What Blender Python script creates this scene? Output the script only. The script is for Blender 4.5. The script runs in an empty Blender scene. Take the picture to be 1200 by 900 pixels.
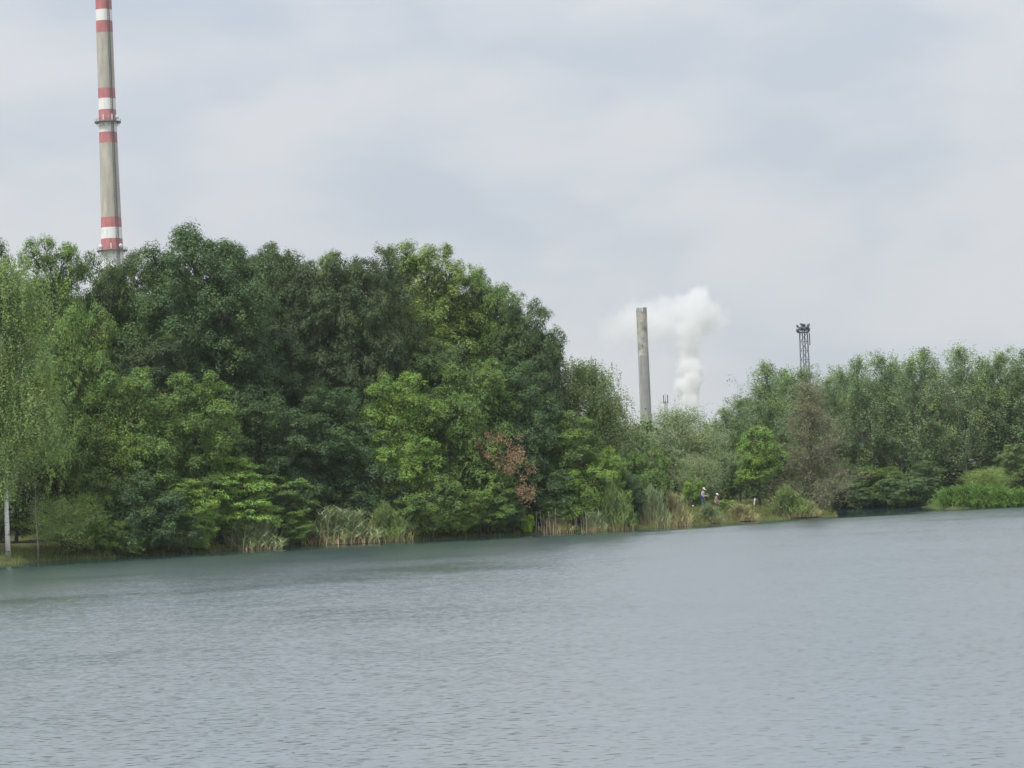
import bpy, bmesh, math, random
import numpy as np
from mathutils import Matrix, Vector

R = math.radians
scene = bpy.context.scene
col = scene.collection

# ------------------------------------------------------------------ camera
F_PX, CAM_H, PITCH, ROLL = 3000.0, 4.0, R(2.175), R(2.35)
cam_data = bpy.data.cameras.new('camera')
cam_data.sensor_width = 36.0
cam_data.lens = 36.0 * F_PX / 1200.0
cam_data.clip_start = 0.5
cam_data.clip_end = 20000
cam = bpy.data.objects.new('camera', cam_data)
col.objects.link(cam)
cam.matrix_world = Matrix.Translation((0, 0, CAM_H)) @ Matrix.Rotation(R(90) + PITCH, 4, 'X') @ Matrix.Rotation(-ROLL, 4, 'Z')
scene.camera = cam

# ------------------------------------------------------------------ sky, sun, exposure
SUN_EL, SUN_AZ = R(60), R(222)          # azimuth clockwise from +Y: behind the viewer, to the left
world = bpy.data.worlds.new('World')
scene.world = world
world.use_nodes = True
nt = world.node_tree
nt.nodes.clear()
def N(t, kind, **kw):
    n = t.nodes.new(kind)
    for k, v in kw.items():
        setattr(n, k, v)
    return n
out = N(nt, 'ShaderNodeOutputWorld')
bg = N(nt, 'ShaderNodeBackground')
bg.inputs['Strength'].default_value = 0.1
sky = N(nt, 'ShaderNodeTexSky', sky_type='NISHITA')
sky.sun_disc = False
sky.sun_elevation = SUN_EL
sky.sun_rotation = SUN_AZ
sky.air_density = 1.0
sky.dust_density = 2.0
tc = N(nt, 'ShaderNodeTexCoord')
mp = N(nt, 'ShaderNodeMapping')
mp.inputs['Scale'].default_value = (1.0, 1.0, 2.3)
mp.inputs['Location'].default_value = (3.1, 0.4, 1.7)
nz = N(nt, 'ShaderNodeTexNoise')
nz.inputs['Scale'].default_value = 9.5
nz.inputs['Detail'].default_value = 4.0
nz.inputs['Roughness'].default_value = 0.5
nz.inputs['Distortion'].default_value = 0.15
ramp = N(nt, 'ShaderNodeValToRGB')
ramp.color_ramp.interpolation = 'EASE'
e = ramp.color_ramp.elements
e[0].position, e[0].color = 0.33, (0.436, 0.482, 0.546, 1)
e[1].position, e[1].color = 0.66, (0.552, 0.565, 0.594, 1)
sc10 = N(nt, 'ShaderNodeVectorMath', operation='SCALE')
sc10.inputs['Scale'].default_value = 10.0
mixc = N(nt, 'ShaderNodeMix', data_type='RGBA')
mixc.inputs[0].default_value = 0.93
nt.links.new(tc.outputs['Generated'], mp.inputs['Vector'])
nt.links.new(mp.outputs['Vector'], nz.inputs['Vector'])
nt.links.new(nz.outputs['Fac'], ramp.inputs['Fac'])
sep = N(nt, 'ShaderNodeSeparateXYZ')                 # an overcast dome is brighter overhead than at its rim
zen = N(nt, 'ShaderNodeMapRange')
zen.inputs['From Min'].default_value = 0.0
zen.inputs['From Max'].default_value = 1.0
zen.inputs['To Min'].default_value = 9.6
zen.inputs['To Max'].default_value = 18.0
nt.links.new(tc.outputs['Generated'], sep.inputs[0])
nt.links.new(sep.outputs['Z'], zen.inputs['Value'])
nt.links.new(zen.outputs['Result'], sc10.inputs['Scale'])
nt.links.new(ramp.outputs['Color'], sc10.inputs[0])
nt.links.new(sky.outputs['Color'], mixc.inputs[6])
nt.links.new(sc10.outputs['Vector'], mixc.inputs[7])
nt.links.new(mixc.outputs[2], bg.inputs['Color'])
nt.links.new(bg.outputs['Background'], out.inputs['Surface'])

sun_data = bpy.data.lights.new('sun', 'SUN')
sun_data.energy = 3.0
sun_data.angle = R(14)
sun_data.color = (1.0, 0.96, 0.90)
sun = bpy.data.objects.new('sun', sun_data)
col.objects.link(sun)
to_sun = Vector((math.sin(SUN_AZ) * math.cos(SUN_EL), math.cos(SUN_AZ) * math.cos(SUN_EL), math.sin(SUN_EL)))
sun.rotation_euler = to_sun.to_track_quat('Z', 'Y').to_euler()

scene.view_settings.view_transform = 'Standard'
scene.view_settings.look = 'None'
scene.view_settings.exposure = 0.25
scene.view_settings.gamma = 1.0
scene.view_settings.use_curve_mapping = False
cy = scene.cycles
cy.max_bounces = 14
cy.diffuse_bounces = 2
cy.glossy_bounces = 3
cy.transmission_bounces = 3
cy.volume_bounces = 12
cy.volume_step_rate = 1.0
cy.volume_max_steps = 256
cy.use_denoising = True
cy.sample_clamp_indirect = 4.0

# ------------------------------------------------------------------ helpers
HAZE = 0.000065
WATER_IOR, WATER_ROUGH = 7.0, 0.22
cr_, sr_ = math.cos(ROLL), math.sin(ROLL)
cp_, sp_ = math.cos(PITCH), math.sin(PITCH)
def at(px, py, D):
    """Point of the place that stands D metres away in the direction of a spot of the 1200 x 900 photograph."""
    u, v = px - 600.0, 450.0 - py
    u2, v2 = u * cr_ + v * sr_, -u * sr_ + v * cr_
    y = cp_ - sp_ * v2 / F_PX
    z = sp_ + cp_ * v2 / F_PX
    s = D / y
    return Vector((u2 / F_PX * s, D, CAM_H + z * s))
def on_water(px, py):
    a = at(px, py, 100.0)
    return (a.x * CAM_H / (CAM_H - a.z), 100.0 * CAM_H / (CAM_H - a.z))

def mesh_obj(name, verts, faces, mat, parent=None, smooth=False, loc=None):
    me = bpy.data.meshes.new(name)
    me.from_pydata([tuple(v) for v in verts], [], faces)
    if smooth:
        me.polygons.foreach_set('use_smooth', [True] * len(me.polygons))
    me.update()
    return link(name, me, mat, parent, loc)
def link(name, me, mat, parent=None, loc=None):
    if mat is not None and not me.materials:
        me.materials.append(mat)
    o = bpy.data.objects.new(name, me)
    col.objects.link(o)
    if parent is not None:
        o.parent = parent
    if loc is not None:
        o.location = loc
    return o
def quads_mesh(name, V, smooth=False):
    """V: (n, k, 3) array of separate k-cornered faces."""
    n, k = V.shape[:2]
    me = bpy.data.meshes.new(name)
    me.vertices.add(n * k)
    me.vertices.foreach_set('co', V.astype(np.float32).ravel())
    me.loops.add(n * k)
    me.loops.foreach_set('vertex_index', np.arange(n * k, dtype=np.int32))
    me.polygons.add(n)
    me.polygons.foreach_set('loop_start', np.arange(0, n * k, k, dtype=np.int32))
    me.update(calc_edges=True)
    return me
def grid_mesh(name, V, smooth=True):
    """V: (r, c, 3) array of a sheet."""
    r, c = V.shape[:2]
    me = bpy.data.meshes.new(name)
    me.vertices.add(r * c)
    me.vertices.foreach_set('co', V.astype(np.float32).ravel())
    i = np.arange(r * c).reshape(r, c)
    q = np.stack([i[:-1, :-1], i[:-1, 1:], i[1:, 1:], i[1:, :-1]], -1).reshape(-1, 4)
    me.loops.add(q.size)
    me.loops.foreach_set('vertex_index', q.astype(np.int32).ravel())
    me.polygons.add(len(q))
    me.polygons.foreach_set('loop_start', np.arange(0, q.size, 4, dtype=np.int32))
    me.update(calc_edges=True)
    if smooth:
        me.polygons.foreach_set('use_smooth', [True] * len(q))
    return me
def empty(name, loc, label, cat, group=None, kind=None):
    o = bpy.data.objects.new(name, None)
    col.objects.link(o)
    o.location = loc
    o.empty_display_size = 0.5
    return tag(o, label, cat, group, kind)
def tag(o, label=None, cat=None, group=None, kind=None):
    for k, v in (('label', label), ('category', cat), ('group', group), ('kind', kind)):
        if v:
            o[k] = v
    return o
class Tubes:
    """Collects tapered tubes into one mesh."""
    def __init__(s):
        s.v, s.f = [], []
    def tube(s, pts, rad, sides=6, cap=True):
        pts = [Vector(p) for p in pts]
        base = len(s.v)
        for i, p in enumerate(pts):
            d = (pts[min(i + 1, len(pts) - 1)] - pts[max(i - 1, 0)])
            d = d.normalized() if d.length > 1e-9 else Vector((0, 0, 1))
            a = d.cross(Vector((0.31, 0.94, 0.12)))
            a = a.normalized() if a.length > 1e-5 else Vector((1, 0, 0))
            b = d.cross(a)
            for k in range(sides):
                t = 2 * math.pi * k / sides
                s.v.append(p + (a * math.cos(t) + b * math.sin(t)) * rad[i])
        for i in range(len(pts) - 1):
            for k in range(sides):
                k2 = (k + 1) % sides
                s.f.append((base + i * sides + k, base + i * sides + k2, base + (i + 1) * sides + k2, base + (i + 1) * sides + k))
        if cap:
            s.f.append(tuple(base + k for k in range(sides))[::-1])
            s.f.append(tuple(base + (len(pts) - 1) * sides + k for k in range(sides)))
    def box(s, c, d):
        c, b = Vector(c), len(s.v)
        for z in (-.5, .5):
            for x, y in ((-.5, -.5), (.5, -.5), (.5, .5), (-.5, .5)):
                s.v.append(c + Vector((x * d[0], y * d[1], z * d[2])))
        s.f += [tuple(b + k for k in q) for q in ((3, 2, 1, 0), (4, 5, 6, 7), (0, 1, 5, 4), (1, 2, 6, 5), (2, 3, 7, 6), (3, 0, 4, 7))]
    def build(s, name, mat, parent=None, smooth=True, loc=None):
        return mesh_obj(name, s.v, s.f, mat, parent, smooth, loc)
    def mesh(s, name, smooth=True):
        me = bpy.data.meshes.new(name)
        me.from_pydata([tuple(v) for v in s.v], [], s.f)
        if smooth:
            me.polygons.foreach_set('use_smooth', [True] * len(me.polygons))
        return me

# ------------------------------------------------------------------ materials
def new_mat(name):
    m = bpy.data.materials.new(name)
    m.use_nodes = True
    t = m.node_tree
    b = t.nodes['Principled BSDF']
    return m, t, b
def mottled(name, c1, c2, scale=3.0, rough=0.85, detail=6.0, bump=0.0, stretch=(1, 1, 1), lo=0.35, hi=0.65, coord='Object'):
    m, t, b = new_mat(name)
    tc = N(t, 'ShaderNodeTexCoord'); mp = N(t, 'ShaderNodeMapping'); nz = N(t, 'ShaderNodeTexNoise'); rp = N(t, 'ShaderNodeValToRGB')
    mp.inputs['Scale'].default_value = stretch
    nz.inputs['Scale'].default_value = scale
    nz.inputs['Detail'].default_value = detail
    nz.inputs['Roughness'].default_value = 0.6
    rp.color_ramp.elements[0].position, rp.color_ramp.elements[0].color = lo, (*c1, 1)
    rp.color_ramp.elements[1].position, rp.color_ramp.elements[1].color = hi, (*c2, 1)
    t.links.new(tc.outputs[coord], mp.inputs['Vector'])
    t.links.new(mp.outputs['Vector'], nz.inputs['Vector'])
    t.links.new(nz.outputs['Fac'], rp.inputs['Fac'])
    t.links.new(rp.outputs['Color'], b.inputs['Base Color'])
    b.inputs['Roughness'].default_value = rough
    b.inputs['Specular IOR Level'].default_value = 0.3
    if bump:
        bp = N(t, 'ShaderNodeBump')
        bp.inputs['Strength'].default_value = bump
        t.links.new(nz.outputs['Fac'], bp.inputs['Height'])
        t.links.new(bp.outputs['Normal'], b.inputs['Normal'])
    return m
def leaf_material(name, trans=0.18, rough=0.6, spec=0.18, yellow=0.55):
    """Leaf colour comes from the object's own colour, varied from leaf to leaf and from spray to spray."""
    m, t, b = new_mat(name)
    oi = N(t, 'ShaderNodeObjectInfo'); ge = N(t, 'ShaderNodeNewGeometry'); tc = N(t, 'ShaderNodeTexCoord')
    nz = N(t, 'ShaderNodeTexNoise')
    nz.inputs['Scale'].default_value = 0.55
    nz.inputs['Detail'].default_value = 2.0
    t.links.new(tc.outputs['Object'], nz.inputs['Vector'])
    # brightness: leaf to leaf
    mr = N(t, 'ShaderNodeMapRange')
    mr.inputs['To Min'].default_value = 0.88
    mr.inputs['To Max'].default_value = 1.14
    t.links.new(ge.outputs['Random Per Island'], mr.inputs['Value'])
    mul = N(t, 'ShaderNodeVectorMath', operation='SCALE')
    t.links.new(oi.outputs['Color'], mul.inputs[0])
    t.links.new(mr.outputs['Result'], mul.inputs['Scale'])
    # younger, yellower sprays
    yl = N(t, 'ShaderNodeVectorMath', operation='MULTIPLY')
    yl.inputs[1].default_value = (1.75, 1.45, 0.85)
    t.links.new(mul.outputs['Vector'], yl.inputs[0])
    mr2 = N(t, 'ShaderNodeMapRange')
    mr2.inputs['From Min'].default_value = 0.48
    mr2.inputs['From Max'].default_value = 0.72
    mr2.inputs['To Max'].default_value = yellow
    t.links.new(nz.outputs['Fac'], mr2.inputs['Value'])
    mx = N(t, 'ShaderNodeMix', data_type='RGBA')
    t.links.new(mr2.outputs['Result'], mx.inputs[0])
    t.links.new(mul.outputs['Vector'], mx.inputs[6])
    t.links.new(yl.outputs['Vector'], mx.inputs[7])
    nz3 = N(t, 'ShaderNodeTexNoise')                     # sprays that differ in depth of green
    nz3.inputs['Scale'].default_value = 0.9
    nz3.inputs['Detail'].default_value = 3.0
    t.links.new(tc.outputs['Object'], nz3.inputs['Vector'])
    mr3 = N(t, 'ShaderNodeMapRange')
    mr3.inputs['From Min'].default_value = 0.30
    mr3.inputs['From Max'].default_value = 0.70
    mr3.inputs['To Min'].default_value = 0.72
    mr3.inputs['To Max'].default_value = 1.30
    t.links.new(nz3.outputs['Fac'], mr3.inputs['Value'])
    dp = N(t, 'ShaderNodeVectorMath', operation='SCALE')
    t.links.new(mx.outputs[2], dp.inputs[0]); t.links.new(mr3.outputs['Result'], dp.inputs['Scale'])
    b.inputs['Roughness'].default_value = rough
    b.inputs['Specular IOR Level'].default_value = spec
    t.links.new(dp.outputs['Vector'], b.inputs['Base Color'])
    tr = N(t, 'ShaderNodeBsdfTranslucent')
    tcol = N(t, 'ShaderNodeVectorMath', operation='MULTIPLY')
    tcol.inputs[1].default_value = (1.5, 1.6, 0.7)
    t.links.new(dp.outputs['Vector'], tcol.inputs[0])
    t.links.new(tcol.outputs['Vector'], tr.inputs['Color'])
    ms = N(t, 'ShaderNodeMixShader')
    ms.inputs[0].default_value = trans
    t.links.new(b.outputs[0], ms.inputs[1])
    t.links.new(tr.outputs[0], ms.inputs[2])
    t.links.new(ms.outputs[0], t.nodes['Material Output'].inputs['Surface'])
    return m
M = {}
M['leaf'] = leaf_material('leaf')
M['reed_leaf'] = leaf_material('reed_leaf', trans=0.2, yellow=0.25)
M['bark'] = mottled('bark', (0.05, 0.042, 0.034), (0.14, 0.12, 0.10), 2.5, stretch=(3, 3, 0.6), bump=0.4)
M['pale_bark'] = mottled('pale_bark', (0.16, 0.14, 0.12), (0.34, 0.31, 0.27), 2.0, stretch=(2, 2, 1.4))
M['birch_bark'] = mottled('birch_bark', (0.05, 0.05, 0.05), (0.62, 0.61, 0.58), 1.6, stretch=(1.2, 1.2, 3.2), lo=0.34, hi=0.46)
M['dead_twig'] = mottled('dead_twig', (0.16, 0.145, 0.118), (0.29, 0.265, 0.22), 1.5)
M['dry_stalk'] = mottled('dry_stalk', (0.22, 0.15, 0.085), (0.46, 0.36, 0.22), 2.0, stretch=(3, 3, 0.7))
M['bare_stalk'] = mottled('bare_stalk', (0.34, 0.29, 0.21), (0.58, 0.53, 0.42), 2.0, stretch=(3, 3, 0.7))
M['ground'] = mottled('ground', (0.060, 0.048, 0.028), (0.085, 0.105, 0.032), 0.55, detail=9, bump=0.3, lo=0.36, hi=0.56)
M['concrete'] = mottled('concrete', (0.37, 0.345, 0.30), (0.52, 0.485, 0.42), 0.4, stretch=(1.5, 1.5, 0.25), detail=9)
M['grey_concrete'] = mottled('grey_concrete', (0.22, 0.22, 0.215), (0.38, 0.375, 0.36), 0.32, detail=9, stretch=(1.6, 1.6, 0.16))
M['worn_concrete'] = mottled('worn_concrete', (0.21, 0.205, 0.19), (0.56, 0.53, 0.45), 0.22, detail=8, lo=0.38, hi=0.68)
M['hazy_red_paint'] = mottled('hazy_red_paint', (0.42, 0.13, 0.14), (0.55, 0.22, 0.23), 0.5, detail=8, stretch=(1.5, 1.5, 0.35))  # red softened towards pink: part of the distance haze is in the colour
M['white_paint'] = mottled('white_paint', (0.60, 0.60, 0.57), (0.82, 0.82, 0.80), 0.5, detail=8, stretch=(1.5, 1.5, 0.3), lo=0.28, hi=0.5)
M['steel'] = mottled('steel', (0.10, 0.105, 0.115), (0.16, 0.165, 0.175), 0.8, rough=0.6)
M['dark_steel'] = mottled('dark_steel', (0.035, 0.038, 0.05), (0.075, 0.08, 0.095), 0.8, rough=0.6)
M['mast_steel'] = mottled('mast_steel', (0.06, 0.07, 0.10), (0.12, 0.13, 0.17), 0.8, rough=0.6)
M['antenna_white'] = mottled('antenna_white', (0.70, 0.70, 0.70), (0.85, 0.85, 0.85), 1.0, rough=0.4)

# water: a murky body under a rippled surface; the ripples die out in the lee of the wooded shore
WAVES = ((1.0, 0.07, 0.8, 0.0), (4.6, 0.16, 0.7, 7.3), (11.5, 0.26, 0.7, 31.0))     # noise scale, slope, stretch across the wind
def water_material():
    m, t, b = new_mat('lake_water')
    b.inputs['Base Color'].default_value = (0.020, 0.048, 0.050, 1)
    b.inputs['IOR'].default_value = WATER_IOR
    tc = N(t, 'ShaderNodeTexCoord')
    tot = None
    for i, (sc, amp, sx, off) in enumerate(WAVES):
        mp = N(t, 'ShaderNodeMapping')
        mp.inputs['Scale'].default_value = (sx, 1.0, 1.0)
        mp.inputs['Rotation'].default_value = (0, 0, R((12, -18, 5)[i]))
        mp.inputs['Location'].default_value = (off, off * 0.7, 0)
        nz = N(t, 'ShaderNodeTexNoise')
        nz.inputs['Scale'].default_value = sc
        nz.inputs['Detail'].default_value = 1.5
        nz.inputs['Roughness'].default_value = 0.5
        sub = N(t, 'ShaderNodeVectorMath', operation='SUBTRACT')
        sub.inputs[1].default_value = (0.5, 0.5, 0.5)
        scl = N(t, 'ShaderNodeVectorMath', operation='SCALE')
        scl.inputs['Scale'].default_value = amp
        t.links.new(tc.outputs['Object'], mp.inputs['Vector'])
        t.links.new(mp.outputs['Vector'], nz.inputs['Vector'])
        t.links.new(nz.outputs['Color'], sub.inputs[0])
        t.links.new(sub.outputs['Vector'], scl.inputs[0])
        if tot is None:
            tot = scl.outputs['Vector']
        else:
            ad = N(t, 'ShaderNodeVectorMath', operation='ADD')
            t.links.new(tot, ad.inputs[0]); t.links.new(scl.outputs['Vector'], ad.inputs[1])
            tot = ad.outputs['Vector']
    at_ = N(t, 'ShaderNodeAttribute', attribute_name='ripple')
    # gusts: slow patches of stronger and weaker ripple; the lee's edge is ragged
    gz_ = N(t, 'ShaderNodeTexNoise')
    gz_.inputs['Scale'].default_value = 0.07
    gz_.inputs['Detail'].default_value = 4.0
    t.links.new(tc.outputs['Object'], gz_.inputs['Vector'])
    gm = N(t, 'ShaderNodeMapRange')
    gm.inputs['From Min'].default_value = 0.3; gm.inputs['From Max'].default_value = 0.7
    gm.inputs['To Min'].default_value = 0.78; gm.inputs['To Max'].default_value = 1.2
    t.links.new(gz_.outputs['Fac'], gm.inputs['Value'])
    cz = N(t, 'ShaderNodeTexNoise')                      # cat's paws break up the edge of the calm strip
    cz.inputs['Scale'].default_value = 0.9
    cz.inputs['Detail'].default_value = 5.0
    cz.inputs['Roughness'].default_value = 0.7
    cm = N(t, 'ShaderNodeMapping'); cm.inputs['Scale'].default_value = (0.6, 1.0, 1.0)
    t.links.new(tc.outputs['Object'], cm.inputs['Vector']); t.links.new(cm.outputs['Vector'], cz.inputs['Vector'])
    c1 = N(t, 'ShaderNodeMath', operation='ADD')
    t.links.new(at_.outputs['Fac'], c1.inputs[0]); t.links.new(cz.outputs['Fac'], c1.inputs[1])
    c2 = N(t, 'ShaderNodeMapRange', interpolation_type='SMOOTHSTEP')
    c2.inputs['From Min'].default_value = 0.62; c2.inputs['From Max'].default_value = 0.98
    t.links.new(c1.outputs[0], c2.inputs['Value'])
    mu = N(t, 'ShaderNodeMath', operation='MULTIPLY')
    t.links.new(c2.outputs['Result'], mu.inputs[0]); t.links.new(gm.outputs['Result'], mu.inputs[1])
    ro = N(t, 'ShaderNodeMapRange')                      # unresolved wavelets widen the reflection
    ro.inputs['To Min'].default_value = 0.06; ro.inputs['To Max'].default_value = WATER_ROUGH
    t.links.new(mu.outputs[0], ro.inputs['Value'])
    t.links.new(ro.outputs['Result'], b.inputs['Roughness'])
    am = N(t, 'ShaderNodeMapRange')
    am.inputs['To Min'].default_value = 0.06
    t.links.new(mu.outputs[0], am.inputs['Value'])
    s2 = N(t, 'ShaderNodeVectorMath', operation='SCALE')
    t.links.new(tot, s2.inputs[0]); t.links.new(am.outputs['Result'], s2.inputs['Scale'])
    # wind from behind the viewer: long gentle windward faces, short steep lee faces
    lz = N(t, 'ShaderNodeTexNoise')
    lz.inputs['Scale'].default_value = 6.8
    lz.inputs['Detail'].default_value = 2.5
    lm = N(t, 'ShaderNodeMapping'); lm.inputs['Scale'].default_value = (0.5, 1.0, 1.0); lm.inputs['Rotation'].default_value = (0, 0, R(7))
    t.links.new(tc.outputs['Object'], lm.inputs['Vector']); t.links.new(lm.outputs['Vector'], lz.inputs['Vector'])
    lr_ = N(t, 'ShaderNodeMapRange', interpolation_type='SMOOTHSTEP')
    lr_.inputs['From Min'].default_value = 0.585; lr_.inputs['From Max'].default_value = 0.70
    lr_.inputs['To Min'].default_value = -0.09; lr_.inputs['To Max'].default_value = 0.30
    t.links.new(lz.outputs['Fac'], lr_.inputs['Value'])
    lc = N(t, 'ShaderNodeCombineXYZ')
    t.links.new(lr_.outputs['Result'], lc.inputs['Y'])
    ladd = N(t, 'ShaderNodeVectorMath', operation='ADD')
    t.links.new(tot, ladd.inputs[0]); t.links.new(lc.outputs['Vector'], ladd.inputs[1])
    t.links.new(ladd.outputs['Vector'], s2.inputs[0])
    flat = N(t, 'ShaderNodeVectorMath', operation='MULTIPLY')
    flat.inputs[1].default_value = (1, 1, 0)
    t.links.new(s2.outputs['Vector'], flat.inputs[0])
    up = N(t, 'ShaderNodeVectorMath', operation='ADD')
    up.inputs[1].default_value = (0, 0, 1)
    t.links.new(flat.outputs['Vector'], up.inputs[0])
    nn = N(t, 'ShaderNodeVectorMath', operation='NORMALIZE')
    t.links.new(up.outputs['Vector'], nn.inputs[0])
    t.links.new(nn.outputs['Vector'], b.inputs['Normal'])
    return m
M['water'] = water_material()

# ------------------------------------------------------------------ lake and terrain
SHORE_PX = [(0, 662), (60, 657), (125, 654), (180, 651), (240, 647.5), (320, 642), (400, 638), (480, 634), (560, 629.5), (630, 626),
            (700, 623), (760, 619.5), (800, 616), (850, 612.5), (900, 609.5), (945, 607)]
far_shore = [on_water(*p) for p in SHORE_PX]
far_shore = [(-140, 140), (-90, 152), (-55, 158)] + far_shore + [(26.5, 213), (26.5, 222), (26.5, 238)] + \
            [on_water(*p) for p in ((985, 596.2), (1040, 595.2), (1090, 594.4), (1097, 596.4), (1110, 597), (1150, 595), (1200, 592.5))] + [(70, 226), (110, 220), (150, 205)]
LAKE = np.array(far_shore + [(185, 120), (160, 30), (70, 14), (-70, 14), (-150, 30), (-175, 90)])
FAR = np.array(far_shore)
def seg_dist(P, A, B):
    d = B - A
    t = np.clip(((P - A) @ d) / (d @ d), 0, 1)
    return np.linalg.norm(P - (A + t[:, None] * d), axis=1)
def lake_dist(P):
    """Signed distance to the lake's edge, positive on land."""
    n = len(LAKE)
    dist = np.full(len(P), 1e9)
    inside = np.zeros(len(P), bool)
    for i in range(n):
        A, B = LAKE[i], LAKE[(i + 1) % n]
        dist = np.minimum(dist, seg_dist(P, A, B))
        cond = (A[1] > P[:, 1]) != (B[1] > P[:, 1])
        xi = (B[0] - A[0]) * (P[:, 1] - A[1]) / (B[1] - A[1] + 1e-12) + A[0]
        inside ^= cond & (P[:, 0] < xi)
    return np.where(inside, -dist, dist)
def bump2(x, y):
    return 0.5 * np.sin(x * 0.9 + 1.3 * np.sin(y * 0.37)) * np.cos(y * 0.7 + x * 0.23) + 0.3 * np.sin(x * 2.1 + y * 1.7) + 0.2 * np.sin(x * 4.7 - y * 3.9)
def ground_z(P):
    P = np.atleast_2d(np.asarray(P, float))
    d = lake_dist(P)
    z = np.interp(d, [-30, -6, -1.0, 0, 0.5, 1.5, 6, 25, 300, 4000], [-3.0, -1.6, -0.35, -0.02, 0.16, 0.42, 1.15, 1.6, 2.0, 2.2])
    z = z + bump2(P[:, 0], P[:, 1]) * np.interp(d, [-3, 0, 3, 30], [0.02, 0.05, 0.12, 0.2])
    z = z + 1.0 * np.exp(-((P[:, 0] / 40) ** 2 + (P[:, 1] / 7) ** 2))      # the bank the viewer stands on
    return z
def gz(x, y):
    return float(ground_z([(x, y)])[0])

gx = np.concatenate([[-4000, -2000, -900, -450, -260], np.linspace(-180, -50, 27), np.linspace(-48, 80, 190), np.linspace(84, 190, 22), [260, 450, 900, 2000, 4000]])
gy = np.concatenate([[-4000, -1500, -500, -200, -80], np.linspace(-40, 150, 48), np.linspace(151.5, 262, 200), np.linspace(266, 330, 12), [400, 520, 800, 1200, 2200, 4000]])
GX, GY = np.meshgrid(gx, gy)
GZ = ground_z(np.stack([GX.ravel(), GY.ravel()], 1)).reshape(GX.shape)
ground = link('ground', grid_mesh('ground', np.stack([GX, GY, GZ], -1)), M['ground'])
tag(ground, 'earth and grass ground around the lake', kind='structure')

wx = np.linspace(-190, 195, 150)
wy = np.concatenate([np.linspace(8, 120, 40), np.linspace(121.2, 250, 110)])
WX, WY = np.meshgrid(wx, wy)
Pw = np.stack([WX.ravel(), WY.ravel()], 1)
ds = np.full(len(Pw), 1e9)
for i in range(len(FAR) - 1):
    ds = np.minimum(ds, seg_dist(Pw, FAR[i], FAR[i + 1]))
lee = np.interp(Pw[:, 0], [-60, 5, 24, 30, 60, 80], [19, 15, 5, 10, 10, 5])       # how far out the lee of the trees reaches
rip = np.clip((ds - 4) / lee, 0, 1)
rip[lake_dist(Pw) > 0] = 0.0
wme = grid_mesh('water', np.stack([WX, WY, np.zeros_like(WX)], -1))
wa = wme.attributes.new('ripple', 'FLOAT', 'POINT')
wa.data.foreach_set('value', rip.astype(np.float32))
water = link('water', wme, M['water'])
tag(water, 'grey rippled lake water reflecting the overcast sky', kind='structure')

# ------------------------------------------------------------------ plants: prototypes
def unit(a):
    return a / (np.linalg.norm(a, axis=-1, keepdims=True) + 1e-9)
def leaf_quads(rng, P, Nrm, size, aspect=0.62, droop=0.0):
    n = len(P)
    r = rng.normal(size=(n, 3))
    r[:, 2] -= droop
    t = unit(r - (r * Nrm).sum(1, keepdims=True) * Nrm)
    b = np.cross(Nrm, t)
    L = (size * rng.uniform(0.7, 1.3, n))[:, None] * 0.5
    W = L * aspect * rng.uniform(0.8, 1.2, (n, 1))
    return np.stack([P - t * L, P + t * L * 0.55 + b * W, P + t * L * 0.55 - b * W], 1)
def limb(T, a, b, r0, r1, rng, sag=0.0, segs=4, sides=5):
    a, b = Vector(a), Vector(b)
    L = (b - a).length
    pts, rad = [], []
    for i in range(segs + 1):
        t = i / segs
        p = a.lerp(b, t) + Vector((0, 0, 1)) * (math.sin(t * math.pi) * L * sag)
        if 0 < i < segs:
            p += Vector(rng.normal(size=3)) * L * 0.03
        pts.append(p); rad.append(r0 + (r1 - r0) * t)
    T.tube(pts, rad, sides, cap=False)
    return pts
PROTO = {}
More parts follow.
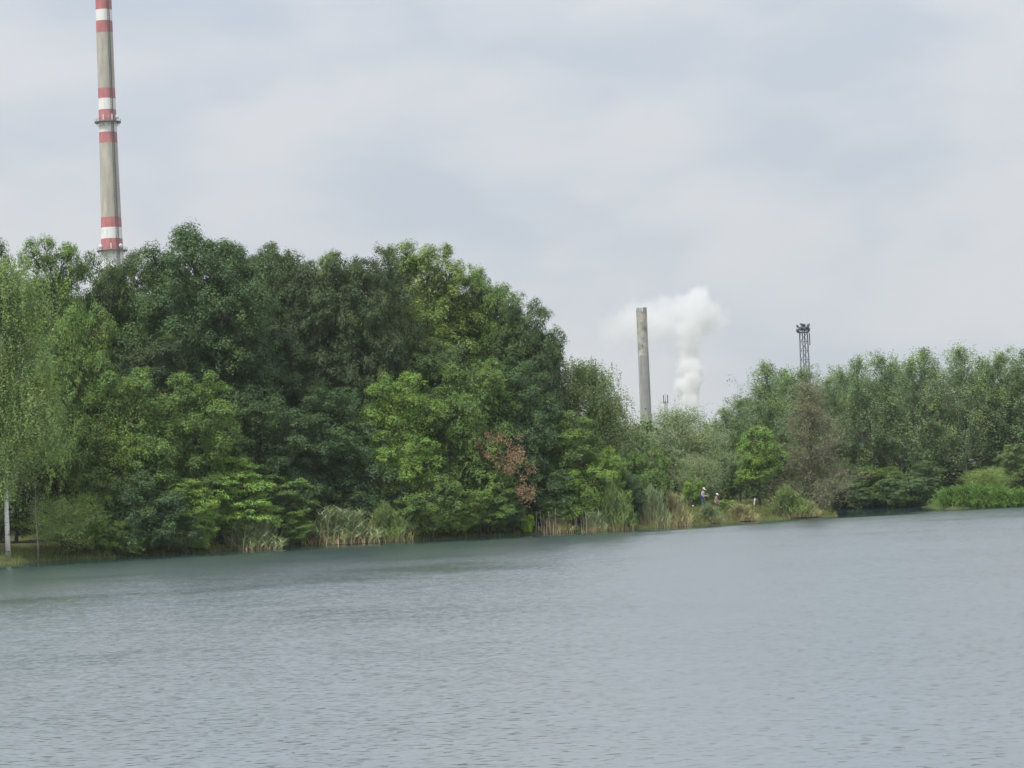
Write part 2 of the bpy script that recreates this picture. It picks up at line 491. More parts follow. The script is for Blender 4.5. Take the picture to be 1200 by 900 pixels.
def broadleaf(key, seed, H, env, n_lobes, lobe_r, n_clu, clu_r, n_leaf, leaf, trunk_r, bark='bark', flat=0.75, up=0.5, multi=1, fork=0.35, zflat=0.85, inner=0.10, base_open=-0.55, shell=(0.60, 0.92)):
    """A tapered trunk with limbs to every bough; each bough a mass of leafy sprays, each spray made of leaf-sized faces."""
    rng = np.random.default_rng(seed)
    env = [(np.array(c, float), np.array(r, float)) for c, r in env]
    wts = np.array([np.prod(r) ** (2 / 3) for c, r in env]); wts /= wts.sum()
    lobes = []
    tries = 0
    while len(lobes) < n_lobes and tries < n_lobes * 60:
        tries += 1
        c, r = env[rng.choice(len(env), p=wts)]
        d = unit(rng.normal(size=3))
        if d[2] < base_open:
            continue
        p = c + r * d * rng.uniform(*shell)
        lr = lobe_r * rng.uniform(0.7, 1.3)
        if any(np.linalg.norm(p - q) < 0.40 * (lr + qr) for q, qr, _ in lobes):
            continue
        lobes.append((p, lr, unit(d / r)))
    T = Tubes()
    trunks = []
    for k in range(multi):
        a = 2 * math.pi * k / multi
        off = Vector((math.cos(a), math.sin(a), 0)) * (0.0 if multi == 1 else 0.25)
        top = Vector((off.x * 4 + rng.normal() * 0.25, off.y * 4 + rng.normal() * 0.25, H * 0.86))
        pts, rad = [], []
        for i in range(8):
            t = i / 7
            q = off.lerp(top, t) + Vector((rng.normal(), rng.normal(), 0)) * 0.012 * H * (t > 0)
            pts.append(Vector((q.x, q.y, H * 0.86 * t - (0.4 if i == 0 else 0))))
            rad.append(trunk_r * (1.25 if i == 0 else 1.0) * (1 - 0.88 * t))
        T.tube(pts, rad, 8)
        trunks.append((pts, rad))
    Q = []
    for li, (p, lr, od) in enumerate(lobes):
        pts, rad = trunks[li % multi]
        hz = max(H * 0.12, min(p[2] - fork * math.hypot(p[0], p[1]) - 0.3, H * 0.8))
        t = hz / (H * 0.86) * 7
        i = min(int(t), 6)
        s = pts[i].lerp(pts[i + 1], t - i)
        r0 = max(0.03, rad[i] * 0.45)
        limb(T, s, p, r0, 0.03, rng, 0.05)
        nc = max(4, int(n_clu * (lr / lobe_r) ** 2))
        d = unit(rng.normal(size=(nc, 3)) + 0.75 * od + np.array([0, 0, up]))
        cpos = p + d * lr * rng.uniform(0.55, 1.12, (nc, 1)) * np.array([1, 1, zflat])
        for cp, cd in zip(cpos, d):
            r = clu_r * min(2.0, math.exp(rng.normal() * 0.38))
            T.tube([Vector(p), Vector(p).lerp(Vector(cp), 0.95)], [0.025, 0.012], 3, cap=False)
            n = int(n_leaf * (r / clu_r) ** 1.6)
            ld = unit(rng.normal(size=(n, 3)) + 0.55 * cd + np.array([0, 0, 0.45]))
            rr = r * np.where(rng.random(n) < 0.05, rng.uniform(1.0, 1.3, n), rng.uniform(0.35, 1.05, n))
            P = cp + ld * rr[:, None] * np.array([1, 1, flat])
            nr = unit(ld * 0.75 + np.array([0, 0, 0.7]) + rng.normal(size=(n, 3)) * 0.24)
            Q.append(leaf_quads(rng, P, nr, np.full(n, leaf)))
    # thin inner foliage
    tot = sum(len(q) for q in Q)
    n = int(tot * inner)
    if n:
        ei = rng.choice(len(env), n, p=wts)
        C = np.array([c for c, r in env])[ei]; RR = np.array([r for c, r in env])[ei]
        P = C + RR * unit(rng.normal(size=(n, 3))) * rng.uniform(0.3, 0.8, (n, 1))
        Q.append(leaf_quads(rng, P, unit(rng.normal(size=(n, 3)) + np.array([0, 0, 0.6])), np.full(n, leaf * 1.3)))
    finish(key, T, np.concatenate(Q), bark)
def finish(key, T, Q, bark):
    P = Q.reshape(-1, 3)
    zt = np.quantile(P[:, 2], 0.9995)
    xw = np.quantile(P[:, 0], 0.99) - np.quantile(P[:, 0], 0.01)
    PROTO[key] = dict(crown=quads_mesh(key + '_leaves', Q), trunk=T.mesh(key + '_wood'), H=float(zt), W=float(xw), bark=bark)
    PROTO[key]['crown'].materials.append(M['leaf'])
    PROTO[key]['trunk'].materials.append(M[bark])
def weeping(key, seed, H, env, n_str, length, step, leaf, trunk_r, bark, sprays=26, arch=0.35, trunk_x=0.0, aspect=0.5, updraft=0.0):
    """Crown of hanging (birch) or arching (willow) leafy strands."""
    rng = np.random.default_rng(seed)
    env = [(np.array(c, float), np.array(r, float)) for c, r in env]
    wts = np.array([np.prod(r) ** (2 / 3) for c, r in env]); wts /= wts.sum()
    T = Tubes()
    pts = [Vector((trunk_x * t + rng.normal() * 0.05 * (t > 0), rng.normal() * 0.05 * (t > 0), H * 0.93 * t - (0.4 if t == 0 else 0))) for t in np.linspace(0, 1, 9)]
    T.tube(pts, [trunk_r * (1 - 0.9 * t) for t in np.linspace(0, 1, 9)], 8)
    boughs = []
    for k in range(sprays):
        c, r = env[rng.choice(len(env), p=wts)]
        d = unit(rng.normal(size=3) + np.array([0, 0, 0.35]))
        p = c + r * d * rng.uniform(0.55, 0.95)
        h = max(H * 0.15, min(H * 0.88, p[2] - 0.7 * math.hypot(p[0], p[1])))
        t = h / (H * 0.93) * 8
        i = min(int(t), 7)
        s = pts[i].lerp(pts[i + 1], t - i)
        boughs.append((limb(T, s, p, max(0.03, trunk_r * 0.35 * (1 - h / H)), 0.012, rng, 0.08, segs=5, sides=4), d))
    Q = []
    for k in range(n_str):
        bp, d = boughs[rng.integers(len(boughs))]
        j = rng.integers(2, len(bp))
        s = np.array(bp[j]) + rng.normal(size=3) * np.array([0.55, 0.55, 0.35]) * (0.9 if j > 2 else 0.6)
        L = length * rng.uniform(0.5, 1.3)
        n = max(4, int(L / step))
        t = np.linspace(0, 1, n)[:, None]
        outw = unit(np.array([d[0], d[1], 0]) + rng.normal(size=3) * 0.5)
        P = s + outw * L * arch * t + np.array([0, 0, 1]) * L * (updraft * t - (1 - arch * 0.6) * t ** 1.6 if updraft else -(1 - arch * 0.5) * t ** 1.3)
        P = P + rng.normal(size=(n, 3)) * 0.07
        nr = unit(rng.normal(size=(n, 3)) + np.array([0, 0, 0.35]) + outw * 0.4)
        Q.append(leaf_quads(rng, P, nr, np.full(n, leaf), aspect, droop=1.3))
    finish(key, T, np.concatenate(Q), bark)

# oaks: broad domed crowns of big boughs
OS = dict(shell=(0.55, 0.97), inner=0.10)
broadleaf('oak_a', 11, 22, [((0, 0, 13.5), (5.6, 5.6, 7.6)), ((-2.2, 0, 9), (4.2, 4.6, 5)), ((2.4, 0.4, 9.5), (4.2, 4.4, 5))], 150, 1.25, 14, 0.56, 64, 0.20, 0.45, **OS)
broadleaf('oak_b', 12, 22, [((0.6, 0, 13.2), (5.0, 5.4, 7.8)), ((-2.8, 0.3, 11), (3.2, 4.0, 6)), ((2.6, -0.5, 8), (4.0, 4.4, 5))], 140, 1.2, 14, 0.55, 64, 0.20, 0.42, **OS)
broadleaf('oak_c', 13, 21, [((-0.5, 0, 12.5), (4.4, 5, 8.0)), ((2.0, 0, 9.5), (3.8, 4, 5.5)), ((-1.5, 0, 7), (4.2, 4.2, 4))], 132, 1.15, 14, 0.54, 64, 0.20, 0.40, **OS)
broadleaf('ash_a', 14, 21, [((0, 0, 13), (4.6, 4.8, 7.6)), ((1.8, 0, 9), (3.8, 4, 5.5))], 120, 1.05, 14, 0.50, 56, 0.19, 0.38, up=0.8, **OS)
# maples / alders of the second row
MS = dict(base_open=-0.95, shell=(0.5, 0.95), inner=0.14)
broadleaf('maple_a', 21, 12.5, [((0, 0, 7.4), (3.9, 3.9, 4.9)), ((-1.4, 0.2, 3.6), (3.0, 3.2, 3)), ((1.6, 0, 3.6), (2.8, 3.0, 3))], 110, 0.82, 13, 0.40, 54, 0.165, 0.22, **MS)
broadleaf('maple_b', 22, 12.5, [((0.3, 0, 7.6), (3.6, 3.8, 4.7)), ((-1.2, 0, 4.0), (3.2, 3.4, 3.4)), ((1.8, 0, 3.0), (2.6, 3.0, 2.8))], 106, 0.85, 13, 0.41, 54, 0.165, 0.22, **MS)
broadleaf('maple_c', 23, 13, [((-0.4, 0, 8), (3.4, 3.6, 4.9)), ((1.0, 0, 4.2), (3.2, 3.4, 3.6)), ((-1.2, 0, 2.8), (2.6, 2.8, 2.6))], 106, 0.80, 13, 0.39, 54, 0.16, 0.2, up=0.8, **MS)
# layered shrub: flat tiers of bright leaves
broadleaf('tier_shrub', 31, 6, [((0, 0, 3.6), (2.9, 2.6, 2.4)), ((0.6, -0.3, 1.8), (3.0, 2.4, 1.5))], 58, 0.7, 12, 0.38, 48, 0.15, 0.09, flat=0.38, zflat=0.45, multi=3, base_open=-0.95, up=0.2)
broadleaf('shrub_a', 32, 4.5, [((0, 0, 2.3), (2.3, 2.0, 2.1)), ((-0.8, 0, 1.2), (1.9, 1.8, 1.2))], 52, 0.55, 12, 0.29, 48, 0.125, 0.06, multi=4, base_open=-0.98, inner=0.15)
broadleaf('shrub_b', 33, 4.5, [((0.2, 0, 2.2), (2.1, 2.0, 2.2)), ((0.9, 0, 1.1), (1.8, 1.7, 1.1))], 54, 0.5, 12, 0.27, 48, 0.12, 0.06, multi=4, base_open=-0.98, up=0.9, inner=0.15)
broadleaf('small_tree', 34, 6, [((-0.2, 0, 4.2), (1.55, 1.7, 1.8)), ((0.7, 0, 3.2), (1.6, 1.6, 1.3)), ((-0.8, 0, 2.7), (1.5, 1.5, 1.1))], 60, 0.48, 11, 0.28, 48, 0.13, 0.10, base_open=-0.7)
def spire(key, seed, H, W, n_br, n_clu, clu_r, n_leaf, leaf, trunk_r, bark, leaders, low=0.16):
    """Upright feathery crown: steep branches of uneven length off several leaders, leafy sprays along each."""
    rng = np.random.default_rng(seed)
    T, Q = Tubes(), []
    for li, (dx, dy, hf, wf, from_z) in enumerate(leaders):
        h1 = H * hf
        pts = []
        for t in np.linspace(0, 1, 10):
            k_ = max(0.0, (t * hf - from_z) / max(hf - from_z, 1e-3)) ** 0.7
            pts.append(Vector((dx * k_ + rng.normal() * 0.05 * (t > 0), dy * k_ + rng.normal() * 0.05 * (t > 0), h1 * t - (0.4 if t == 0 else 0))))
        T.tube(pts, [trunk_r * (1.0 if li == 0 else 0.6) * (1 - 0.93 * t) for t in np.linspace(0, 1, 10)], 7)
        nb = int(n_br * wf)
        lo = max(low, from_z * 1.1)
        for k in range(nb):
            h = lo + (0.99 - lo) * ((k + rng.random()) / nb) ** 0.85
            u = (h - lo) / (1 - lo)
            a = k * 2.4 + rng.normal() * 0.5
            r = W / 2 * wf ** 0.5 * (min(1.0, 0.5 + 1.5 * u) * (1 - u) ** 0.55 * 1.3 + 0.05) * min(1.7, math.exp(rng.normal() * 0.32))
            el = min(R(66), R(36) + R(32) * u + rng.normal() * 0.12)
            i = min(int(h * 9), 8)
            s0 = pts[i].lerp(pts[i + 1], min(1, h * 9 - i))
            rise = r * math.tan(el)
            s0 = s0 - Vector((0, 0, min(rise * 0.55, s0.z * 0.3)))
            e_ = s0 + Vector((math.cos(a) * r, math.sin(a) * r, rise))
            over = e_.z - h1 * (1.02 - 0.10 * rng.random())
            if over > 0:
                e_ = s0.lerp(e_, max(0.12, 1 - over / max(rise, 0.1)))
            bp = limb(T, s0, e_, 0.045 * (1.15 - u), 0.01, rng, -0.05, segs=4, sides=4)
            for c in range(n_clu):
                if rng.random() < 0.12:
                    continue
                t = 0.2 + 0.84 * (c + rng.random()) / n_clu
                q = min(t, 0.999) * 4
                cp = np.array(bp[int(q)].lerp(bp[int(q) + 1], q - int(q))) + rng.normal(size=3) * 0.16
                cr = clu_r * math.exp(rng.normal() * 0.35)
                n = int(n_leaf * rng.uniform(0.5, 1.4))
                P = cp + np.clip(rng.normal(size=(n, 3)), -1.5, 1.5) * cr * np.array([0.5, 0.5, 0.8])
                nr = unit(rng.normal(size=(n, 3)) * 0.7 + np.array([math.cos(a) * 0.4, math.sin(a) * 0.4, 0.6]))
                Q.append(leaf_quads(rng, P, nr, np.full(n, leaf)))
    finish(key, T, np.concatenate(Q), bark)
# aspens of the far shore: upright, feathery, with gaps
spire('aspen_a', 41, 15, 4.8, 84, 7, 0.36, 30, 0.15, 0.13, 'pale_bark', [(0, 0, 1.0, 1.0, 0), (1.3, 0.5, 0.86, 0.7, 0.25), (-1.1, -0.3, 0.74, 0.6, 0.2)])
spire('aspen_b', 42, 15, 4.4, 80, 7, 0.35, 30, 0.15, 0.12, 'pale_bark', [(0.3, 0, 1.0, 0.9, 0), (-1.2, 0.4, 0.92, 0.8, 0.2), (0.9, -0.8, 0.70, 0.6, 0.15)])
spire('aspen_c', 43, 15, 4.6, 80, 7, 0.36, 30, 0.15, 0.12, 'pale_bark', [(-0.3, 0, 1.0, 0.9, 0), (0.9, 0.2, 0.95, 0.6, 0.35), (-1.4, 0.6, 0.80, 0.7, 0.2), (1.5, -0.6, 0.68, 0.6, 0.15)])
spire('aspen_d', 44, 15, 5.2, 104, 7, 0.36, 30, 0.15, 0.13, 'pale_bark', [(0.2, 0, 1.0, 1.0, 0), (-0.8, -0.9, 0.78, 0.6, 0.25)])
# birches and willows
weeping('birch_a', 51, 19, [((0, 0, 12), (3.1, 3.1, 6.6)), ((0.6, 0, 8.0), (3.3, 3.2, 4.2))], 5200, 2.1, 0.085, 0.15, 0.14, 'birch_bark', sprays=190, arch=0.18)
weeping('birch_b', 52, 16, [((0, 0, 11), (3.0, 3.0, 4.8)), ((1.6, 0, 8.0), (2.6, 2.6, 4.0))], 3400, 1.8, 0.10, 0.18, 0.17, 'birch_bark', sprays=130, arch=0.22)
weeping('willow_a', 61, 9, [((0, 0, 5.2), (3.6, 3.2, 3.4)), ((-1.2, 0, 3.2), (3.0, 3, 2.6)), ((1.6, 0, 3.4), (2.8, 3, 2.8))], 6200, 1.15, 0.075, 0.15, 0.2, 'bark', sprays=300, arch=0.75, updraft=0.75, aspect=0.34)
weeping('willow_b', 62, 6, [((0, 0, 3.2), (2.5, 2.2, 2.5)), ((0.8, 0, 2.0), (2.2, 2.0, 1.7))], 3000, 0.95, 0.07, 0.125, 0.1, 'bark', sprays=100, arch=0.8, updraft=0.8, aspect=0.34)

def dead_tree_proto():
    """A dying tree: a bare leader and a wide cone of fine brown twigs with few leaves left."""
    rng = np.random.default_rng(71)
    H = 10.5
    T, TW = Tubes(), Tubes()
    pts = [Vector((0.08 * math.sin(i), 0.06 * math.cos(i * 1.7), H * i / 8 - (0.4 if i == 0 else 0))) for i in range(9)]
    T.tube(pts, [0.17 * (1 - 0.93 * i / 8) for i in range(9)], 7)
    Q = []
    for k in range(110):
        t = rng.uniform(0.06, 0.97)
        s = pts[min(int(t * 8), 7)].lerp(pts[min(int(t * 8), 7) + 1], t * 8 - min(int(t * 8), 7))
        a = rng.uniform(0, 2 * math.pi)
        L = (0.5 + 3.6 * (1 - t) ** 0.8) * rng.uniform(0.6, 1.1)
        el = rng.uniform(-0.05, 0.55) + 0.5 * t
        e_ = s + Vector((math.cos(a) * math.cos(el), math.sin(a) * math.cos(el), math.sin(el))) * L
        bp = limb(TW, s, e_, 0.035, 0.008, rng, 0.04, segs=4, sides=3)
        for m in range(int(6 + L * 4)):
            j = rng.integers(1, 5)
            b0 = bp[j].lerp(bp[j - 1], rng.random())
            d = Vector(unit(np.array(e_ - s) * 0.5 / L + rng.normal(size=3) * 0.6 + np.array([0, 0, 0.1])))
            l2 = rng.uniform(0.35, 1.0)
            b1 = b0 + d * l2
            TW.tube([b0, b1], [0.013, 0.006], 3, cap=False)
            for q in range(5):
                c0 = b0.lerp(b1, rng.random())
                TW.tube([c0, c0 + Vector(unit(np.array(d) + rng.normal(size=3) * 0.8)) * rng.uniform(0.15, 0.5)], [0.009, 0.005], 3, cap=False)
            if rng.random() < 0.9:
                n = 14
                P = np.array(b1) + rng.normal(size=(n, 3)) * 0.2
                Q.append(leaf_quads(rng, P, unit(rng.normal(size=(n, 3)) + np.array([0, 0, 0.6])), np.full(n, 0.12)))
    finish('dead_tree', T, np.concatenate(Q), 'bark')
    tw = TW.mesh('dead_twigs')
    tw.materials.append(M['dead_twig'])
    PROTO['dead_tree']['twigs'] = tw
    PROTO['dead_tree']['W'] = 6.6
    PROTO['dead_tree']['H'] = 10.4
dead_tree_proto()
def sapling_proto():
    rng = np.random.default_rng(72)
    T, Q = Tubes(), []
    pts = [Vector((0.05 * math.sin(i * 1.3), 0, 4.6 * i / 6 - (0.3 if i == 0 else 0))) for i in range(7)]
    T.tube(pts, [0.045 * (1 - 0.8 * i / 6) for i in range(7)], 6)
    for k in range(26):
        t = rng.uniform(0.35, 0.98)
        s = pts[min(int(t * 6), 5)].lerp(pts[min(int(t * 6), 5) + 1], 0.5)
        a = rng.uniform(0, 2 * math.pi)
        L = rng.uniform(0.5, 1.5) * (1.25 - t)
        e_ = s + Vector((math.cos(a), math.sin(a), 0.8)) * L
        limb(T, s, e_, 0.014, 0.005, rng, 0.02, segs=3, sides=3)
        n = 5
        P = np.array(e_) + rng.normal(size=(n, 3)) * 0.15
        Q.append(leaf_quads(rng, P, unit(rng.normal(size=(n, 3)) + np.array([0, 0, 0.6])), np.full(n, 0.1)))
    finish('sapling', T, np.concatenate(Q), 'pale_bark')
    PROTO['sapling']['W'] = 2.0
    PROTO['sapling']['H'] = 4.7
sapling_proto()

def plant(key, name, px, top, wpx, D, color, label, cat='tree', group=None, rot=0.0, flip=1, zc=None):
    """Stands a plant on the ground D metres away so that it reaches the height and spread it has in the photograph."""
    pr = PROTO[key]
    if D < 60:                      # given as metres behind the water's edge
        D = shore_d(px) + D
    ptop = at(px, top, D)
    g = gz(ptop.x, D)
    h = ptop.z - g
    w = wpx * D / F_PX
    o = empty(name, (ptop.x, D, g), label, cat, group)
    sx, sz = w / pr['W'], h / pr['H']
    o.scale = (sx * flip, sx, sz)
    o.rotation_euler = (0, 0, rot)
    t = bpy.data.objects.new('trunk', pr['trunk']); col.objects.link(t); t.parent = o
    c = bpy.data.objects.new('crown', pr['crown']); col.objects.link(c); c.parent = o
    c.color = (*[k * LEAF_K for k in color], 1)
    if 'twigs' in pr:
        w_ = bpy.data.objects.new('twigs', pr['twigs']); col.objects.link(w_); w_.parent = o
    return o

LEAF_K = 2.3
# leaf colours of the kinds
OAK = (0.041, 0.066, 0.028)
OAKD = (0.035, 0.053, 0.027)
OAKB = (0.038, 0.065, 0.030)
MID = (0.062, 0.100, 0.032)
ASH = (0.078, 0.112, 0.035)
LIGHT = (0.082, 0.130, 0.034)
BRIGHT = (0.090, 0.146, 0.037)
BIRCH = (0.082, 0.118, 0.046)
WILLOW = (0.106, 0.136, 0.077)
ASPEN_HAZY = (0.078, 0.116, 0.058)  # cooler and paler green, with some air haze mixed into the leaf colour

def shore_d(px):
    """Distance of the water's edge of the near shore in the direction of a column of the photograph."""
    d = [on_water(*p)[1] for p in SHORE_PX]
    return float(np.interp(px, [p[0] for p in SHORE_PX], d))
WOOD = 'tall trees of the wood on the left shore'
ROW2 = 'smaller trees along the front of the left wood'
SHR = 'shrubs at the water edge of the left wood'
FARS = 'slender trees of the far shore on the right'
UND = 'low trees and bushes under the far shore trees'

# the tall trees of the wood
plant('oak_c', 'oak_tree', -22, 262, 120, 26, OAK, 'tall dark oak at the left edge, its tip above the weeping birch', group=WOOD, rot=0.4)
plant('ash_a', 'ash_tree', 58, 279, 105, 18, MID, 'mid green tree with ragged top left of the striped chimney', group=WOOD, rot=1.4)
plant('oak_b', 'oak_tree', 130, 295, 112, 21, OAK, 'oak directly in front of the striped chimney foot', group=WOOD, rot=2.2)
plant('oak_a', 'oak_tree', 226, 261, 180, 14, OAKB, 'largest dark oak with broad dome right of the striped chimney', group=WOOD, rot=0.0)
plant('oak_c', 'oak_tree', 312, 288, 110, 19, OAK, 'oak between the largest dome and the grey-green oak', group=WOOD, rot=3.5)
plant('oak_b', 'oak_tree', 360, 297, 130, 13, OAKD, 'grey-green dark oak in the middle of the wood skyline', group=WOOD, rot=0.9)
plant('ash_a', 'ash_tree', 392, 294, 70, 22, ASH, 'pale green treetop peeping over the grey-green oak', group=WOOD, rot=5.2)
plant('oak_a', 'oak_tree', 432, 291, 120, 12, OAKD, 'dark oak with pointed top left of the pale rounded tree', group=WOOD, rot=4.1)
plant('ash_a', 'ash_tree', 497, 283, 132, 16, ASH, 'paler rounded tree, highest on the right half of the wood', group=WOOD, rot=0.2)
plant('oak_c', 'oak_tree', 566, 311, 96, 15, MID, 'green tree where the wood skyline starts to slope down', group=WOOD, rot=1.9)
plant('oak_b', 'oak_tree', 608, 350, 104, 10.5, OAK, 'dark oak ending the wood skyline on the right', group=WOOD, rot=5.6)
plant('oak_a', 'oak_tree', 628, 385, 66, 8.5, OAKD, 'narrow dark oak overhanging the pale birch on the right', group=WOOD, rot=2.6)
# rear row that closes the wood
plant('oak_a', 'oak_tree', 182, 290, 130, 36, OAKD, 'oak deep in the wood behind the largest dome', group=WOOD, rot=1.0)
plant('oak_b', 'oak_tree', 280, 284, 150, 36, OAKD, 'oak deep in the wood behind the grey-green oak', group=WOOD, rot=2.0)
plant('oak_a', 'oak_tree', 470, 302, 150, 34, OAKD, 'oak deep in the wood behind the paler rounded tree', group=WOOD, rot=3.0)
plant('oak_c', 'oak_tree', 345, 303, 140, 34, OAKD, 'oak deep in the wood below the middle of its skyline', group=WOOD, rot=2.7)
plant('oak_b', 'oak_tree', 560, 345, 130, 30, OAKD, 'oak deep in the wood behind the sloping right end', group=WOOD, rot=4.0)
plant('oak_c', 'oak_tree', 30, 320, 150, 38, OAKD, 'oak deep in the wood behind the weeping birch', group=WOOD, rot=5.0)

# weeping birches
plant('birch_a', 'birch_tree', -2, 300, 122, 4, BIRCH, 'weeping pale green birch with white trunk at the left edge', group='birches', rot=0.5)
plant('birch_b', 'birch_tree', 686, 420, 92, 10, (0.066, 0.092, 0.040), 'olive birch with white branches at the right end of the wood', group='birches', rot=0.0)
plant('birch_b', 'birch_tree', -38, 430, 110, 3, BIRCH, 'birch boughs cut off by the lower left picture edge', group='birches', rot=2.3)

# the second row
plant('maple_a', 'maple_tree', 88, 352, 100, 8.5, MID, 'mid green tree beside the weeping birch', group=ROW2, rot=0.3)
plant('oak_c', 'oak_tree', 175, 395, 120, 10, OAKD, 'shadowy oak below the largest dome', group=ROW2, rot=4.4)
plant('maple_b', 'maple_tree', 150, 432, 135, 4.5, MID, 'rounded green tree left of the bright tiered shrubs, leaning over the water', group=ROW2, rot=1.2)
plant('maple_c', 'maple_tree', 225, 436, 120, 5, MID, 'green tree right above the bright tiered shrubs', group=ROW2, rot=2.1)
plant('oak_b', 'oak_tree', 318, 410, 120, 10, OAKD, 'shadowy oak below the skyline left of the middle of the wood', group=ROW2, rot=1.1)
plant('maple_a', 'maple_tree', 305, 453, 120, 6, OAKB, 'blue-green tree behind the leftmost reed clump', group=ROW2, rot=3.0)
plant('maple_b', 'maple_tree', 385, 452, 130, 6, OAKB, 'blue-green tree behind the broad reed clump', group=ROW2, rot=4.0)
plant('maple_c', 'maple_tree', 468, 436, 112, 4.5, LIGHT, 'yellow-green topped tree in the middle of the wood front', group=ROW2, rot=5.0)
plant('oak_c', 'oak_tree', 520, 395, 120, 9, OAK, 'oak rising behind the yellow-green topped tree', group=ROW2, rot=0.6)
plant('maple_a', 'maple_tree', 545, 420, 112, 4.5, MID, 'green tree left of the browned branch', group=ROW2, rot=5.8)
BROWN_HOST = plant('maple_b', 'maple_tree', 608, 425, 115, 4.5, OAKB, 'green tree carrying a browned dead branch', group=ROW2, rot=0.4)
plant('maple_c', 'maple_tree', 660, 482, 104, 5, MID, 'spreading green tree in front of the right birch', group=ROW2, rot=1.5)
plant('maple_a', 'maple_tree', 706, 520, 56, 4, LIGHT, 'small light green tree at the right end of the wood', group=ROW2, rot=2.5)

# shrubs along the water
plant('willow_b', 'willow_shrub', 72, 577, 92, 1.6, (0.108, 0.152, 0.056), 'grey-green willow shrub beside the white birch trunk', 'shrub', SHR, rot=0.2)
plant('shrub_b', 'leafy_shrub', 112, 570, 60, 2.2, LIGHT, 'yellow-green shrub just right of the willow shrub', 'shrub', SHR, rot=0.8)
plant('sapling', 'bare_sapling', 41, 562, 30, 0.9, (0.09, 0.10, 0.05), 'thin bare sapling in front of the left willow shrub', 'sapling')
plant('shrub_a', 'leafy_shrub', 163, 548, 96, 1.6, OAKB, 'dark shrub hanging over the water right of the willow shrub', 'shrub', SHR, rot=1.7)
plant('tier_shrub', 'tiered_shrub', 258, 536, 112, 3.0, BRIGHT, 'brightest tiered shrub left of the leftmost reed clump', 'shrub', SHR, rot=0.0)
plant('tier_shrub', 'tiered_shrub', 215, 560, 78, 1.4, LIGHT, 'smaller tiered green shrub left of the brightest one', 'shrub', SHR, rot=2.2)
plant('tier_shrub', 'tiered_shrub', 330, 556, 84, 2.4, MID, 'tiered green shrub above the leftmost reed clump', 'shrub', SHR, rot=4.2)
plant('shrub_b', 'leafy_shrub', 445, 540, 90, 3.0, OAKB, 'shaded shrub behind the broad reed clump', 'shrub', SHR, rot=3.3)
plant('shrub_a', 'leafy_shrub', 497, 556, 84, 1.4, MID, 'leafy shrub at the water right of the paired reed clumps', 'shrub', SHR, rot=0.1)
plant('shrub_b', 'leafy_shrub', 563, 566, 96, 1.4, MID, 'low spreading shrub at the water below the browned branch', 'shrub', SHR, rot=1.1)
plant('shrub_a', 'leafy_shrub', 530, 585, 56, 1.0, LIGHT, 'small light shrub wedged between two shore shrubs', 'shrub', SHR, rot=5.1)
plant('shrub_a', 'leafy_shrub', 640, 548, 90, 3.0, OAKB, 'dark shrub behind the pale bare reed stalks', 'shrub', SHR, rot=2.1)
plant('shrub_b', 'leafy_shrub', 688, 545, 76, 2.6, LIGHT, 'light green shrub left of the tall narrow reed clump', 'shrub', SHR, rot=3.9)
plant('shrub_b', 'leafy_shrub', 619, 602, 17, 0.5, (0.12, 0.19, 0.03), 'tiny vivid yellow-green bush at the water edge', 'shrub', SHR, rot=3.9)

for i, (key, px, top, w, off, c, lab) in enumerate((
        ('shrub_b', 196, 598, 66, 0.7, OAKB, 'low bush dipping into the water left of the brightest tiered shrub'),
        ('shrub_a', 345, 606, 44, 1.0, MID, 'low bush between the leftmost and the broad reed clump'),
        ('shrub_b', 590, 588, 60, 0.9, OAKB, 'low bush at the water just left of the pale bare stalks'),
        ('shrub_a', 655, 582, 56, 1.6, MID, 'low bush above the gap between the stands of bare stalks'),
        ('shrub_b', 728, 590, 34, 0.8, MID, 'low bush right of the tall narrow reed clump'),
        ('maple_b', 14, 505, 84, 11, OAKD, 'shadowy bush behind the white birch trunk'),
        ('maple_c', 66, 520, 70, 10, OAKD, 'shadowy bush behind the left willow shrub'),
        ('shrub_a', 140, 606, 56, 0.7, MID, 'low bush at the water between the willow shrub and the dark shrub'),
        ('shrub_b', 236, 606, 40, 0.8, LIGHT, 'low light bush under the brightest tiered shrub'))):
    plant(key, 'leafy_shrub', px, top, w, off, c, lab, 'shrub', SHR, rot=i * 1.3)

# the point with the anglers
PT = 'bushes on the grassy point'
plant('willow_a', 'willow_tree', 792, 471, 116, 226, WILLOW, 'broad silvery willow right of the plain concrete chimney', group='silvery willows', rot=0.0)
plant('willow_a', 'willow_tree', 745, 492, 62, 224, WILLOW, 'small silvery willow at the foot of the plain concrete chimney', group='silvery willows', rot=2.4)
plant('willow_b', 'willow_shrub', 818, 528, 66, 217, WILLOW, 'low silvery willow shrub behind the standing angler', 'shrub', PT, rot=1.0)
plant('shrub_a', 'leafy_shrub', 757, 525, 56, 6, MID, 'dark green shrub behind the tall reeds left of the anglers', 'shrub', PT, rot=0.5)
plant('shrub_b', 'leafy_shrub', 738, 548, 40, 3.5, OAKB, 'low dark shrub between two tall reed clumps', 'shrub', PT, rot=2.5)
plant('shrub_b', 'leafy_shrub', 812, 560, 30, 12, LIGHT, 'little yellow-green bush left of the standing angler', 'shrub', PT, rot=0.5)
plant('shrub_a', 'leafy_shrub', 853, 585, 22, 4.5, LIGHT, 'round low bush right of the seated angler', 'shrub', PT, rot=3.5)
plant('shrub_b', 'leafy_shrub', 852, 535, 44, 222, OAKB, 'shadowy bush behind the two anglers', 'shrub', PT, rot=3.0)
plant('small_tree', 'maple_tree', 888, 499, 61, 8, (0.076, 0.122, 0.034), 'small vivid green tree with round crown on the point', rot=0.6)
